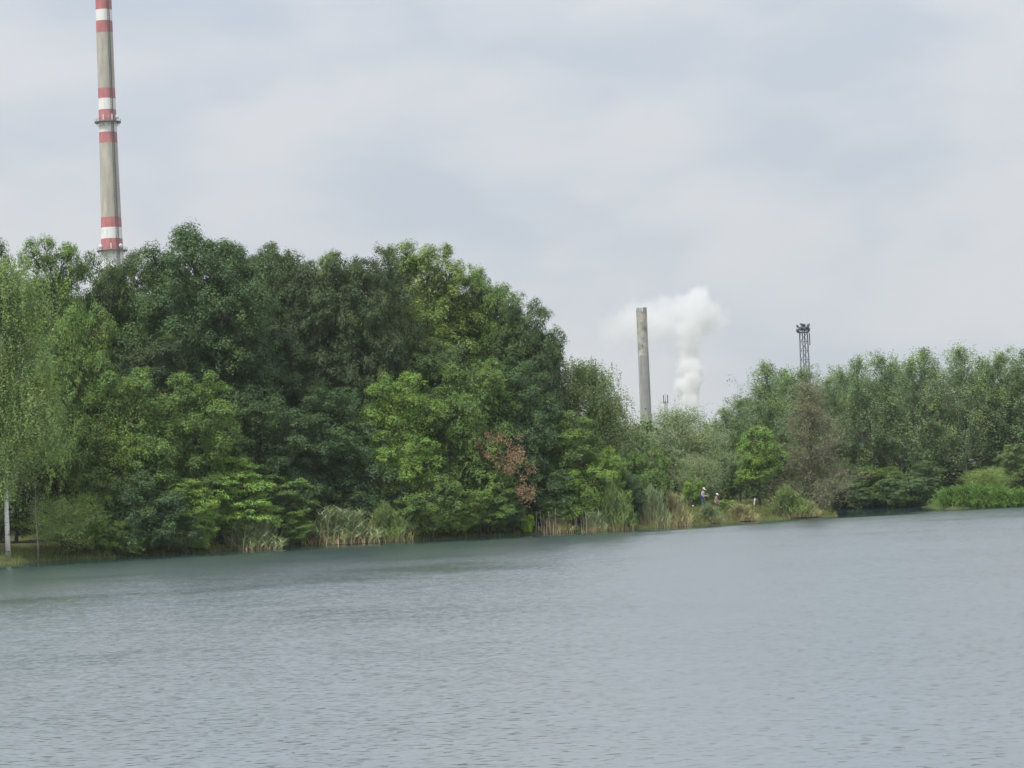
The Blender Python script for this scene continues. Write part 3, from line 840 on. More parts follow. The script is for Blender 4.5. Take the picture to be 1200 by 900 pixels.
plant('dead_tree', 'dying_tree', 948, 452, 112, 9, (0.085, 0.095, 0.05), 'brown dying tree with bare twigs at the tip of the point', rot=0.3)
# trees of the far shore
plant('aspen_b', 'aspen_tree', 862, 468, 52, 238, ASPEN_HAZY, 'short aspen right of the broad silvery willow', group=FARS, rot=0.3)
plant('aspen_a', 'aspen_tree', 898, 422, 74, 243, ASPEN_HAZY, 'aspen left of the lattice mast, behind the small vivid tree', group=FARS, rot=1.3)
plant('aspen_c', 'aspen_tree', 935, 427, 66, 250, ASPEN_HAZY, 'aspen hiding the foot of the lattice mast', group=FARS, rot=2.3)
plant('aspen_d', 'aspen_tree', 972, 437, 58, 252, ASPEN_HAZY, 'aspen just right of the lattice mast', group=FARS, rot=3.3)
plant('aspen_c', 'aspen_tree', 986, 428, 64, 257, ASPEN_HAZY, 'aspen in the dip right of the lattice mast', group=FARS, rot=0.7)
plant('aspen_b', 'aspen_tree', 917, 432, 62, 254, ASPEN_HAZY, 'aspen just left of the lattice mast foot', group=FARS, rot=4.9)
plant('aspen_a', 'aspen_tree', 1003, 416, 64, 250.5, ASPEN_HAZY, 'aspen with a long pale bare trunk right of the dying tree', group=FARS, rot=4.3)
plant('aspen_c', 'aspen_tree', 1035, 410, 60, 251, ASPEN_HAZY, 'pointed aspen, fourth from the right edge of the far shore', group=FARS, rot=5.3)
plant('aspen_b', 'aspen_tree', 1079, 407, 72, 248, ASPEN_HAZY, 'broad aspen left of the tallest far shore aspen', group=FARS, rot=0.9)
plant('aspen_d', 'aspen_tree', 1126, 401, 76, 247, ASPEN_HAZY, 'tallest aspen of the far shore, behind the reed bed', group=FARS, rot=1.9)
plant('aspen_c', 'aspen_tree', 1166, 408, 72, 249, ASPEN_HAZY, 'aspen behind the yellow-green bush of the reed bed', group=FARS, rot=2.9)
plant('aspen_b', 'aspen_tree', 1206, 408, 80, 247, ASPEN_HAZY, 'aspen cut by the right picture edge', group=FARS, rot=3.9)
for i, (px, top, w, lab) in enumerate(((880, 462, 70, 'second-row tree behind the short aspen'), (955, 450, 80, 'second-row tree behind the dying tree'), (1055, 432, 80, 'second-row tree in the gap beside the pointed aspen'),
                                       (1100, 428, 80, 'second-row tree in the gap left of the tallest aspen'), (1150, 426, 80, 'second-row tree in the gap right of the tallest aspen'), (1190, 426, 80, 'second-row tree behind the right edge aspen'),
                                       (1015, 440, 80, 'second-row tree behind the long pale trunk'))):
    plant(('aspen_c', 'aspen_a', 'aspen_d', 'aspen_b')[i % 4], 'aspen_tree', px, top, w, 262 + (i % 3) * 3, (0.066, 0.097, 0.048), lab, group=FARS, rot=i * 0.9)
for i, (key, px, top, w, D, c, lab) in enumerate((
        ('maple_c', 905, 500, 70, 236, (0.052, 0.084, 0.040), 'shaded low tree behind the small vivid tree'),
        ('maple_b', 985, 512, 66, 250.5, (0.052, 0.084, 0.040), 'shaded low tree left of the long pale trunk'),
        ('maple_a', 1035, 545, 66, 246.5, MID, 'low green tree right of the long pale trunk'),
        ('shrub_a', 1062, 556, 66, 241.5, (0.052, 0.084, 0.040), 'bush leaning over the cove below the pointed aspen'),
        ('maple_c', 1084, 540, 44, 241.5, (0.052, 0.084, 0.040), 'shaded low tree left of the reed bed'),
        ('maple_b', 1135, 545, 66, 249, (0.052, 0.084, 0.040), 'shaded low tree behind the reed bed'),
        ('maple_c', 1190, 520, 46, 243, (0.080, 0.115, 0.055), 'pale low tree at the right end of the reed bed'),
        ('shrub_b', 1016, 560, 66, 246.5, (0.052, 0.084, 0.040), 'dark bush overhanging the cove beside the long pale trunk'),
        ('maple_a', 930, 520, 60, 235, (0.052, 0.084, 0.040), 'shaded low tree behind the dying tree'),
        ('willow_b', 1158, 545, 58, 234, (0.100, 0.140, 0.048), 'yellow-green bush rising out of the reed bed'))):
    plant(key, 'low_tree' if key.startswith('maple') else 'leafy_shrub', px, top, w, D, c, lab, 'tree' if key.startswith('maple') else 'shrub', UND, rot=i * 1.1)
# far trees seen between wood and willow
for i, (px, top, w, lab) in enumerate(((722, 498, 50, 'far hazy tree in the gap left of the plain concrete chimney'), (742, 503, 40, 'far hazy tree at the foot of the plain concrete chimney'),
                                       (840, 492, 50, 'far hazy tree in the gap right of the steam plume'))):
    plant('maple_b', 'far_tree', px, top, w, 430, MID, lab, 'tree', 'far trees', rot=i)

def undergrowth(name, label, seed, n, xr, yr, hmax, color):
    """Leafy thicket on the wood floor that nobody could take apart into single bushes."""
    rng = np.random.default_rng(seed)
    m = n // 40
    C = np.stack([rng.uniform(*xr, m), rng.uniform(*yr, m)], 1)
    C = C[lake_dist(C) > 9]
    zc = ground_z(C) + hmax * rng.random(len(C)) ** 1.3
    c3 = np.repeat(np.column_stack([C, zc]), 40, 0)
    d = unit(rng.normal(size=c3.shape) + np.array([0, 0, 0.4]))
    P = c3 + d * rng.uniform(0.2, 1.0, (len(c3), 1)) * np.array([0.9, 0.9, 0.6])
    Q = leaf_quads(rng, P, unit(d + np.array([0, 0, 0.7]) + rng.normal(size=d.shape) * 0.5), np.full(len(P), 0.42))
    me = quads_mesh(name, Q); me.materials.append(M['leaf'])
    o = link(name, me, M['leaf'])
    o.color = (*[k * LEAF_K for k in color], 1)
    tag(o, label, 'undergrowth', kind='stuff')
undergrowth('wood_undergrowth', 'dark undergrowth between the trunks of the left wood', 201, 60000, (-52, 12), (186, 225), 7.0, OAKB)
undergrowth('cove_undergrowth', 'dark undergrowth between the trunks of the far shore trees', 202, 44000, (12, 70), (240, 275), 6.0, OAKB)

# the browned branch: dead leaves still hanging on a bough of its tree
def brown_branch(host, spots, parts):
    rng = np.random.default_rng(81)
    m = leaf_material('dead_leaf', trans=0.15, yellow=0.2)
    for (px, py, D, r, n) in spots:
        c = at(px, py, D)
        T = Tubes()
        Q = []
        root = Vector((host.location.x, host.location.y - 0.2, c.z - 1.2))
        bp = limb(T, root, c, 0.06, 0.02, rng, 0.05, segs=5)
        for k in range(n):
            cp = np.array(c) + rng.normal(size=3) * np.array([r, 0.5, r * 0.8]) * 0.55
            T.tube([c, Vector(cp)], [0.015, 0.006], 3, cap=False)
            P = cp + rng.normal(size=(34, 3)) * 0.19
            Q.append(leaf_quads(rng, P, unit(rng.normal(size=(34, 3)) + np.array([0, -0.5, 0.5])), np.full(34, 0.15), droop=0.8))
        inv = host_matrix(host).inverted()
        qm = quads_mesh('dead_leaves', np.concatenate(Q))
        qm.materials.append(m)
        qm.transform(inv)
        bm_ = T.mesh('dead_branch')
        bm_.transform(inv)
        b = link('dead_branch', bm_, M['bark'], host)
        l = link('dead_leaves', qm, m, b)
        l.color = (0.29, 0.205, 0.122, 1)
        l['label'] = 'withered orange-brown leaves'
def host_matrix(o):
    return Matrix.LocRotScale(o.location, o.rotation_euler, o.scale)
brown_branch(BROWN_HOST, [(602, 543, BROWN_HOST.location.y - 5.2, 1.5, 42), (613, 574, BROWN_HOST.location.y - 5.2, 0.8, 15), (582, 514, BROWN_HOST.location.y - 5.0, 0.9, 12)], None)

# ------------------------------------------------------------------ reeds and grass
def blades(rng, B, h, lean, w, segs=3, curve=1.8, a=None):
    """Ribbon blades rising from points B: (n,3); h heights, lean sideways reach."""
    n = len(B)
    if a is None:
        a = rng.uniform(0, 2 * np.pi, n)
    ld = np.stack([np.cos(a), np.sin(a), np.zeros(n)], 1)
    f = rng.uniform(0, 2 * np.pi, n)
    wd = np.stack([np.cos(f), np.sin(f), np.zeros(n)], 1)
    rows = []
    for i in range(segs + 1):
        t = i / segs
        c = B + ld * (lean * t ** curve)[:, None] + np.array([0, 0, 1.0]) * (h * (t - 0.18 * t ** 3 * np.minimum(lean / h, 1.5)))[:, None]
        ww = (w * (1.0 - t) ** 0.7 + 0.002)[:, None]
        rows.append((c - wd * ww / 2, c + wd * ww / 2))
    Q = [np.stack([rows[i][0], rows[i][1], rows[i + 1][1], rows[i + 1][0]], 1) for i in range(segs)]
    return np.concatenate(Q)
REED = {}
def reed_proto(key, seed, n, dry, h=2.6):
    rng = np.random.default_rng(seed)
    r = np.minimum(np.abs(rng.normal(size=n)) * 0.55, 1.35); a = rng.uniform(0, 2 * np.pi, n)
    wob = 1 + 0.22 * np.sin(3 * a + seed) + 0.12 * np.sin(7 * a)          # ragged outline
    B = np.stack([r * wob * np.cos(a), r * wob * np.sin(a) * 0.8, np.full(n, -0.15)], 1)
    H = h * (1.0 - 0.42 * np.minimum(r, 1.2) ** 2) * rng.uniform(0.58, 1.12, n) * (1 + 0.14 * np.sin(B[:, 0] * 5 + seed))
    out_a = a + rng.normal(size=n) * 0.8
    lean = 0.10 + 0.55 * r * rng.uniform(0.1, 1.3, n)
    stalks = blades(rng, B, H, lean, np.full(n, 0.035), 3, 1.8, out_a)
    k = 5                                                                   # arching leaves leave the stalk above its lower third
    LB = np.repeat(B, k, 0)
    t = rng.uniform(0.25, 0.92, n * k)
    dirs = np.stack([np.cos(out_a), np.sin(out_a), np.zeros(n)], 1)
    LB = LB + np.array([0, 0, 1.0]) * (np.repeat(H, k) * t)[:, None] + np.repeat(dirs * lean[:, None], k, 0) * (t ** 1.8)[:, None] + rng.normal(size=(n * k, 3)) * 0.04
    Lh = rng.uniform(0.2, 0.55, n * k)
    leaves = blades(rng, LB, Lh, rng.uniform(0.2, 0.7, n * k), np.full(n * k, 0.055), 3, 1.5)
    green = quads_mesh(key + '_green', np.concatenate([stalks, leaves])); green.materials.append(M['reed_leaf'])
    m = int(n * dry)
    r2 = np.minimum(np.abs(rng.normal(size=m)) * 0.7, 1.4); a2 = rng.uniform(0, 2 * np.pi, m)
    w2 = 1 + 0.22 * np.sin(3 * a2 + seed) + 0.12 * np.sin(7 * a2)
    B2 = np.stack([r2 * w2 * np.cos(a2) * 1.03, r2 * w2 * np.sin(a2) * 0.84, np.full(m, -0.15)], 1)
    H2 = h * np.where(rng.random(m) < 0.08, rng.uniform(0.6, 0.9, m), rng.uniform(0.12, 0.36, m))
    dryq = blades(rng, B2, H2, H2 * rng.uniform(0.05, 0.5, m), np.full(m, 0.04), 3)
    dm = quads_mesh(key + '_dry', dryq); dm.materials.append(M['dry_stalk'])
    REED[key] = (green, dm, h)
reed_proto('reed_a', 91, 640, 0.7)
reed_proto('reed_b', 92, 600, 1.2)
reed_proto('reed_c', 93, 640, 0.2)
def reed(key, x0, x1, top, base_y, D, color, label, group='reed clumps along the shore', rot=0.0, name='reed_clump', depth=0.8):
    green, dm, h = REED[key]
    px = (x0 + x1) / 2
    if D < 60:
        D = shore_d(px) + D
    b = at(px, base_y, D)
    tp = at(px, top, D)
    g = gz(b.x, D)
    z0 = max(g, -0.05)
    o = empty(name, (b.x, D, z0), label, 'reeds', group)
    s = (x1 - x0) * D / F_PX / 2.35
    o.scale = (s, max(s * depth, 0.5), max(0.25, (tp.z - z0) / h))
    o.rotation_euler = (0, 0, rot)
    gr = bpy.data.objects.new('leaves', green); col.objects.link(gr); gr.parent = o; gr.color = (*color, 1)
    if key != 'reed_c':
        dd = bpy.data.objects.new('dry_stalks', dm); col.objects.link(dd); dd.parent = o
        dd['kind'] = 'stuff'
    gr['kind'] = 'stuff'
    return o
RG, RB, RO = (0.180, 0.250, 0.098), (0.205, 0.262, 0.145), (0.30, 0.30, 0.165)
reed('reed_b', 262, 324, 602, 644, -0.4, RB, 'leftmost low reed clump with many dry stalks at the left wood')
reed('reed_b', 364, 436, 590, 640, 0.6, RB, 'broad reed clump with tan stalks in the middle of the left wood')
reed('reed_a', 432, 478, 590, 636, 0.5, RG, 'green reed clump joined to the right side of the broad one')
reed('reed_a', 704, 738, 566, 622, 0.5, RG, 'tall narrow reed clump with orange-tan foot right of the wood', depth=1.0)
reed('reed_b', 754, 782, 566, 620, 0.6, RB, 'tall grey-green reeds left of the black bag')
reed('reed_b', 774, 806, 572, 618, 0.6, RO, 'straw-coloured reeds just left of the black bag')
reed('reed_a', 818, 846, 590, 614, 0.7, RB, 'dark green reeds in front of the standing angler')
reed('reed_b', 852, 884, 588, 612, 0.6, RO, 'low olive reeds in front of the small vivid tree')
reed('reed_a', 903, 948, 570, 609, 1.2, RG, 'big rounded reed clump near the tip of the point')
reed('reed_b', 934, 958, 584, 607, 0.8, RO, 'pale reeds on the outer side of the rounded clump')
for i, (x0, x1, top, lab) in enumerate(((1100, 1128, 567, 'left end clump of the bright reed bed'), (1118, 1146, 564, 'second clump of the bright reed bed from its left end'), (1136, 1166, 566, 'middle clump of the bright reed bed'),
                                        (1156, 1186, 567, 'fourth clump of the bright reed bed from its left end'), (1176, 1212, 569, 'clump of the bright reed bed at the picture edge'))):
    reed('reed_c', x0 - 4, x1 + 6, top, 595, 225.6 - 0.2 * i, (0.135, 0.235, 0.060), lab, 'clumps of the bright reed bed', rot=i * 0.2)
def bare_stalks(px0, px1, D, n, seed, label):
    """A stand of thick pale bare stalks at the water's edge, each stalk its own part."""
    rng = random.Random(seed)
    c = at((px0 + px1) / 2, 620, D)
    o = empty('bare_reed_stand', (c.x, D, 0.0), label, 'reeds', 'stands of bare stalks')
    half = (px1 - px0) / 2 * D / F_PX
    for k in range(n):
        T = Tubes()
        x = -half + 2 * half * (k + rng.uniform(0.2, 0.8)) / n
        y = rng.uniform(-0.3, 0.3)
        h = rng.uniform(0.9, 1.9)
        lx = rng.uniform(-0.12, 0.12)
        T.tube([(x, y, -0.25), (x + lx * 0.5, y, h * 0.5), (x + lx, y, h)], [0.019, 0.016, 0.008], 6)
        T.build('stalk', M['bare_stalk'], o)
bare_stalks(626, 656, shore_d(641) + 0.1, 9, 5, 'pale bare stalks at the water below the browned branch')
bare_stalks(660, 702, shore_d(681) + 0.1, 11, 6, 'pale bare stalks left of the tall narrow reed clump')
reed('reed_b', 640, 668, 600, 626, 0.3, RO, 'thin low reeds between the two stands of bare stalks')
reed('reed_b', 684, 708, 596, 624, 0.3, RB, 'thin low reeds touching the tall narrow clump')

def grass(name, label, seed, n, xr, yr, dr, hr, color):
    rng = np.random.default_rng(seed)
    P = np.stack([rng.uniform(*xr, n), rng.uniform(*yr, n)], 1)
    d = lake_dist(P)
    keep = (d > dr[0]) & (d < dr[1]) & (np.sin(P[:, 0] * 1.3 + 2 * np.sin(P[:, 1] * 0.9)) + rng.normal(size=n) * 0.7 > -0.7)
    P = P[keep]
    z = ground_z(P)
    B = np.stack([P[:, 0], P[:, 1], z - 0.03], 1)
    h = rng.uniform(*hr, len(P)) * (1 + 0.6 * np.sin(P[:, 0] * 2.3) * np.sin(P[:, 1] * 1.9))
    Q = blades(rng, B, h, h * rng.uniform(0.1, 0.7, len(P)), np.full(len(P), 0.035), 2)
    me = quads_mesh(name, Q)
    o = link(name, me, M['reed_leaf'])
    o.color = (*color, 1)
    tag(o, label, 'grass', kind='stuff')
    return o
grass('bank_grass', 'rough grass on the bank of the left wood', 101, 90000, (-36, 14), (160, 205), (-0.15, 3.5), (0.15, 0.5), (0.15, 0.19, 0.06))
grass('point_grass', 'yellowish grass on the point around the anglers', 102, 60000, (10, 27), (192, 222), (-0.1, 12), (0.12, 0.45), (0.17, 0.20, 0.075))
grass('far_grass', 'grass along the far shore of the cove', 103, 24000, (24, 60), (222, 256), (-0.1, 5), (0.2, 0.6), (0.14, 0.19, 0.065))

# ------------------------------------------------------------------ striped chimney
def ring_section(name, z0, z1, r0, r1, mat, parent, sides=48, wall=None, caps=False):
    v, f = [], []
    steps = max(1, int((z1 - z0) / 8))
    for i in range(steps + 1):
        t = i / steps
        for k in range(sides):
            a = 2 * math.pi * k / sides
            r = r0 + (r1 - r0) * t
            v.append((r * math.cos(a), r * math.sin(a), z0 + (z1 - z0) * t))
    for i in range(steps):
        for k in range(sides):
            k2 = (k + 1) % sides
            f.append((i * sides + k, i * sides + k2, (i + 1) * sides + k2, (i + 1) * sides + k))
    if caps:
        f.append(tuple(range(sides))[::-1])
        f.append(tuple(steps * sides + k for k in range(sides)))
    return mesh_obj(name, v, f, mat, parent, smooth=not caps)
def striped_chimney():
    D = 1150.0
    ppm = F_PX / D
    foot = at(143.0, 590, D)
    x = at(131.5, 293, D).x
    g = 2.2
    o = empty('striped_chimney', (x, D, g), 'very tall concrete chimney with red and white bands above the wood', 'chimney')
    def Z(py):
        return at(119.5 + 12.0 * py / 292.0, py, D).z - g
    prof_y = [620, 400, 293, 255, 160, 104, 0, -120]
    prof_w = [44.0, 31.0, 25.6, 23.6, 20.9, 19.9, 18.8, 17.6]
    zs = [Z(y) for y in prof_y]; rs = [w / ppm / 2 for w in prof_w]
    def rad(z):
        return float(np.interp(z, zs, rs))
    cuts = [(Z(600), 'c'), (Z(330), 'r'), (Z(317), 'w'), (Z(293), 'r'), (Z(280), 'w'), (Z(267), 'r'), (Z(255), 'c'), (Z(168), 'r'), (Z(155.3), 'w'), (Z(142.5), 'r'), (Z(129), 'w'),
            (Z(116), 'r'), (Z(104), 'c'), (Z(39), 'r'), (Z(25), 'w'), (Z(12), 'r'), (Z(-2), 'c'), (Z(-50), 'r'), (Z(-64), 'w'), (Z(-78), 'r'), (Z(-92), None)]
    cuts[0] = (0.0, 'c')
    nm = {'c': ('concrete_section', 'concrete'), 'r': ('red_band', 'hazy_red_paint'), 'w': ('white_band', 'white_paint')}
    for (z0, k), (z1, _) in zip(cuts[:-1], cuts[1:]):
        e = 0.02 if k != 'c' else 0.0
        ring_section(nm[k][0], z0, z1, rad(z0) + e, rad(z1) + e, M[nm[k][1]], o)
    zt = cuts[-1][0]
    ring_section('rim', zt, zt + 1.2, rad(zt) + 0.35, rad(zt) + 0.35, M['concrete'], o, caps=True)
    # pour joints: thin raised rings every lift of the formwork
    T = Tubes()
    # cable duct and ladder up the right of the face turned to the lake
    ang = R(-90 + 36)
    lad = empty_part('ladder', o)
    for s, w in ((-1, 0.11), (1, 0.11)):
        T = Tubes()
        pts = []
        for z in np.linspace(0, zt, 40):
            r = rad(z) + 0.45
            a = ang + s * 0.35 / r
            pts.append((r * math.cos(a), r * math.sin(a), z))
        T.tube(pts, [w] * len(pts), 5)
        T.build('rail', M['dark_steel'], lad)
    T = Tubes()
    for z in np.arange(2, zt - 1, 1.4):
        r = rad(z) + 0.45
        a0, a1 = ang - 0.35 / r, ang + 0.35 / r
        T.tube([(r * math.cos(a0), r * math.sin(a0), z), (r * math.cos(a1), r * math.sin(a1), z)], [0.045] * 2, 4)
    rg = T.build('rungs', M['dark_steel'], lad); rg['kind'] = 'stuff'
    T = Tubes()
    for z in np.arange(3, zt - 1, 2.8):       # safety cage hoops
        r = rad(z)
        pts = []
        for k in range(7):
            b = -1.2 + 2.4 * k / 6
            rr, aa = r + 0.45 + 0.75 * math.cos(b), ang + 0.55 * math.sin(b) / r
            pts.append((rr * math.cos(aa), rr * math.sin(aa), z))
        T.tube(pts, [0.05] * 7, 4)
    hp = T.build('cage_hoops', M['steel'], lad); hp['kind'] = 'stuff'
    ca = ang + 0.22
    T = Tubes()
    T.tube([((rad(z) + 0.12) * math.cos(ca), (rad(z) + 0.12) * math.sin(ca), z) for z in np.linspace(0, zt, 40)], [0.13] * 40, 6)
    T.build('cable_duct', M['steel'], o)
    # platforms with railings, lamps and antennas
    for pi, py in enumerate((293.5, 143.0)):
        z = Z(py); r = rad(z)
        pf = mesh_obj('platform', *annulus(r + 0.02, r + 2.0, z - 0.35, z), M['steel'], o)
        ro = r + 1.9
        T = Tubes()
        for hh in (0.6, 1.15):
            T.tube([(ro * math.cos(t), ro * math.sin(t), z + hh) for t in np.linspace(0, 2 * math.pi, 41)], [0.05] * 41, 5, cap=False)
        T.build('railing', M['steel'], pf)
        for k in range(18):
            t = 2 * math.pi * k / 18
            T = Tubes(); T.tube([(ro * math.cos(t), ro * math.sin(t), z), (ro * math.cos(t), ro * math.sin(t), z + 1.2)], [0.06, 0.06], 5)
            T.build('railing_post', M['steel'], pf)
        for k in range(12):
            t = 2 * math.pi * (k + 0.5) / 12
            T = Tubes(); T.tube([(r * math.cos(t), r * math.sin(t), z - 2.2), (ro * math.cos(t), ro * math.sin(t), z - 0.36)], [0.09, 0.09], 5)
            T.build('bracket', M['steel'], pf)
        spots = ((-148, 2.2, 0), (-122, 1.6, 1), (-100, 2.4, 0), (-78, 1.5, 1), (-62, 2.6, 0), (-40, 2.0, 2), (-20, 2.4, 0)) if pi else ((-125, 2.1, 2), (-85, 2.5, 0), (-50, 2.0, 2), (-30, 1.6, 1))
        for deg, hh, kd in spots:
            t = R(deg); c = Vector(((ro + 0.15) * math.cos(t), (ro + 0.15) * math.sin(t), z + 0.3))
            T = Tubes()
            if kd == 0:
                T.box(c + Vector((0, 0, hh / 2)), (0.42, 0.3, hh)); T.build('antenna_panel', M['antenna_white'], pf, smooth=False)
            elif kd == 1:
                T.tube([c + Vector((0, 0, 0)), c + Vector((0, 0, hh + 0.6))], [0.07, 0.05], 6); T.build('antenna_rod', M['antenna_white'], pf)
            else:
                od = Vector((math.cos(t), math.sin(t), 0))
                T.tube([c + Vector((0, 0, 1.2)), c + Vector((0, 0, 1.2)) + od * 0.5, c + Vector((0, 0, 1.2)) + od * 0.62], [0.25, 0.95, 0.9], 20)
                T.build('antenna_dish', M['antenna_white'], pf)
def empty_part(name, parent):
    o = bpy.data.objects.new(name, None)
    col.objects.link(o)
    o.parent = parent
    return o
def annulus(r0, r1, z0, z1, n=48):
    v, f = [], []
    for k in range(n):
        a = 2 * math.pi * k / n
        c, s = math.cos(a), math.sin(a)
        v += [(r0 * c, r0 * s, z0), (r1 * c, r1 * s, z0), (r1 * c, r1 * s, z1), (r0 * c, r0 * s, z1)]
    for k in range(n):
        a, b = k * 4, ((k + 1) % n) * 4
        f += [(a, b, b + 1, a + 1), (a + 1, b + 1, b + 2, a + 2), (a + 2, b + 2, b + 3, a + 3), (a + 3, b + 3, b, a)]
    return v, f
striped_chimney()

# ------------------------------------------------------------------ plain chimney
def plain_chimney():
    D = 1500.0
    p = at(757.2, 493, D)
    top = at(751.8, 366, D)
    g = 2.2
    o = empty('plain_chimney', (p.x, D, g), 'plain grey concrete chimney in front of the steam plume', 'chimney')
    r = 12.6 / 2 * D / F_PX
    H = top.z - g
    w0 = H * 0.74
    ring_section('shaft', 0, w0, r * 1.10, r * 1.0, M['grey_concrete'], o)
    ring_section('weathered_head', w0, H, r * 1.0, r * 0.99, M['worn_concrete'], o)
    mesh_obj('rim', *annulus(r * 0.72, r * 1.03, H - 0.001, H + 0.35), M['worn_concrete'], o)
    rng = random.Random(3)
    for k in range(9):        # broken crown of raised segments
        a0, a1 = 2 * math.pi * (k + 0.08) / 9, 2 * math.pi * (k + 0.80) / 9
        hh = rng.choice((0.9, 1.6, 2.4))
        v, f = [], []
        for z in (H + 0.35, H + 0.35 + hh):
            for rr, a in ((r * 0.8, a0), (r * 1.0, a0), (r * 1.02, (a0 + a1) / 2), (r * 1.0, a1), (r * 0.8, a1)):
                v.append((rr * math.cos(a), rr * math.sin(a), z))
        f = [(4, 3, 2, 1, 0), (5, 6, 7, 8, 9)] + [(i, (i + 1) % 5, 5 + (i + 1) % 5, 5 + i) for i in range(5)]
        mesh_obj('crown_segment', v, f, M['worn_concrete'], o)
    for z, a in ((H * 0.22, -80), (H * 0.24, -120), (H * 0.90, -70), (H * 0.80, -100), (H * 0.42, -95)):
        T = Tubes()
        c = Vector((r * 1.06 * math.cos(R(a)), r * 1.06 * math.sin(R(a)), z))
        T.tube([c, c * 1.0 + Vector((math.cos(R(a)), math.sin(R(a)), 0)) * 0.35], [0.42, 0.38], 10)
        T.build('inspection_hatch', M['dark_steel'], o)
    for k in range(13):       # joint rings between the lifts
        z = w0 * (k + 1) / 14
        rr = r * (1.10 - 0.10 * z / w0)
        mesh_obj('joint_ring', *annulus(rr - 0.05, rr + 0.05, z - 0.14, z + 0.14), M['grey_concrete'], o)
plain_chimney()

# ------------------------------------------------------------------ lattice mast and thin mast
def lattice(o, H, w0, w1, bays, bar, mat):
    def corner(k, z):
        w = w0 + (w1 - w0) * z / H
        return Vector(((-.5, .5, .5, -.5)[k] * w, (-.5, -.5, .5, .5)[k] * w, z))
    for k in range(4):
        T = Tubes(); T.tube([corner(k, 0), corner(k, H)], [bar * 1.5, bar * 1.2], 6); T.build('leg', mat, o)
    for b in range(bays):
        z0, z1 = H * b / bays, H * (b + 1) / bays
        for k in range(4):
            k2 = (k + 1) % 4
            T = Tubes(); T.tube([corner(k, z0), corner(k2, z1)], [bar * .8] * 2, 4); T.build('brace', mat, o)
            T = Tubes(); T.tube([corner(k2, z0), corner(k, z1)], [bar * .8] * 2, 4); T.build('brace', mat, o)
            T = Tubes(); T.tube([corner(k, z1), corner(k2, z1)], [bar * .8] * 2, 4); T.build('strut', mat, o)
def light_mast():
    D = 600.0
    t = at(941.6, 390, D)
    b = at(943.5, 430, D)
    g = 2.1
    H = t.z - g
    o = empty('lattice_mast', (t.x, D, g), 'dark steel lattice mast with floodlight platform above the far shore trees', 'mast')
    lattice(o, H, 2.5, 1.8, 16, 0.045, M['mast_steel'])
    T = Tubes(); T.tube([(0.25, 0.1, 0), (0.25, 0.1, H)], [0.13, 0.13], 8); T.build('cable_tube', M['mast_steel'], o)
    T = Tubes(); T.tube([(-0.25, -0.1, 0), (-0.25, -0.1, H)], [0.10, 0.10], 6); T.build('ladder_rail', M['dark_steel'], o)
    T = Tubes(); T.box((0, 0, H + 0.12), (2.5, 2.5, 0.24)); pf = T.build('platform', M['mast_steel'], o, smooth=False)
    for k in range(8):
        a = 2 * math.pi * k / 8
        T = Tubes(); T.tube([(1.2 * math.cos(a), 1.2 * math.sin(a), H + .24), (1.2 * math.cos(a), 1.2 * math.sin(a), H + 1.3)], [0.05] * 2, 5); T.build('post', M['dark_steel'], pf)
    T = Tubes(); T.tube([(1.2 * math.cos(a), 1.2 * math.sin(a), H + 1.3) for a in np.linspace(0, 2 * math.pi, 17)], [0.05] * 17, 5, cap=False); T.build('rail', M['dark_steel'], pf)
    for (dx, dy, dz, s) in ((-1.35, -0.5, 0.25, 0.5), (-1.35, 0.1, 1.35, 0.42), (-0.55, -1.1, 0.7, 0.55), (0.15, -1.2, 0.55, 0.5), (0.75, -1.0, 0.9, 0.55), (1.25, -0.3, 0.35, 0.5), (1.2, 0.4, 1.5, 0.5), (0.2, 0.6, 1.6, 0.45), (-0.35, 0.2, 1.75, 0.45)):
        T = Tubes()
        c = Vector((dx, dy, H + 0.3 + dz)); od = Vector((dx, dy, -0.35)).normalized()
        T.tube([c - od * 0.25, c, c + od * 0.22], [s * 0.35, s * 0.75, s], 12)
        lamp = T.build('floodlight', M['mast_steel'], o)
        T = Tubes(); T.tube([c - od * 0.25, Vector((dx * 0.8, dy * 0.8, H + 0.2))], [0.05] * 2, 5); T.build('lamp_arm', M['dark_steel'], lamp)
    T = Tubes(); T.box((1.25, -1.0, H - 1.6), (0.22, 0.22, 2.8)); T.build('cable_box', M['dark_steel'], o, smooth=False)
light_mast()
def thin_mast():
    D = 900.0
    t = at(779.8, 464, D)
    o = empty('thin_mast', (t.x, D, 2.1), 'thin pale antenna mast between the plain chimney and the steam', 'mast')
    H = t.z - 2.1
    lattice(o, H * 0.93, 0.9, 0.9, 20, 0.035, M['steel'])
    T = Tubes(); T.tube([(0, 0, H * 0.9), (0, 0, H * 1.03)], [0.08, 0.05], 6); T.build('tip', M['steel'], o)
    for s in (-1, 1):
        T = Tubes(); T.box((s * 0.7, -0.3, H * 0.96), (0.35, 0.25, 3.0)); T.build('antenna_panel', M['steel'], o, smooth=False)
        T = Tubes(); T.tube([(0, 0, H * 0.925), (s * 0.7, -0.3, H * 0.925)], [0.06] * 2, 5); T.build('arm', M['steel'], o)
thin_mast()

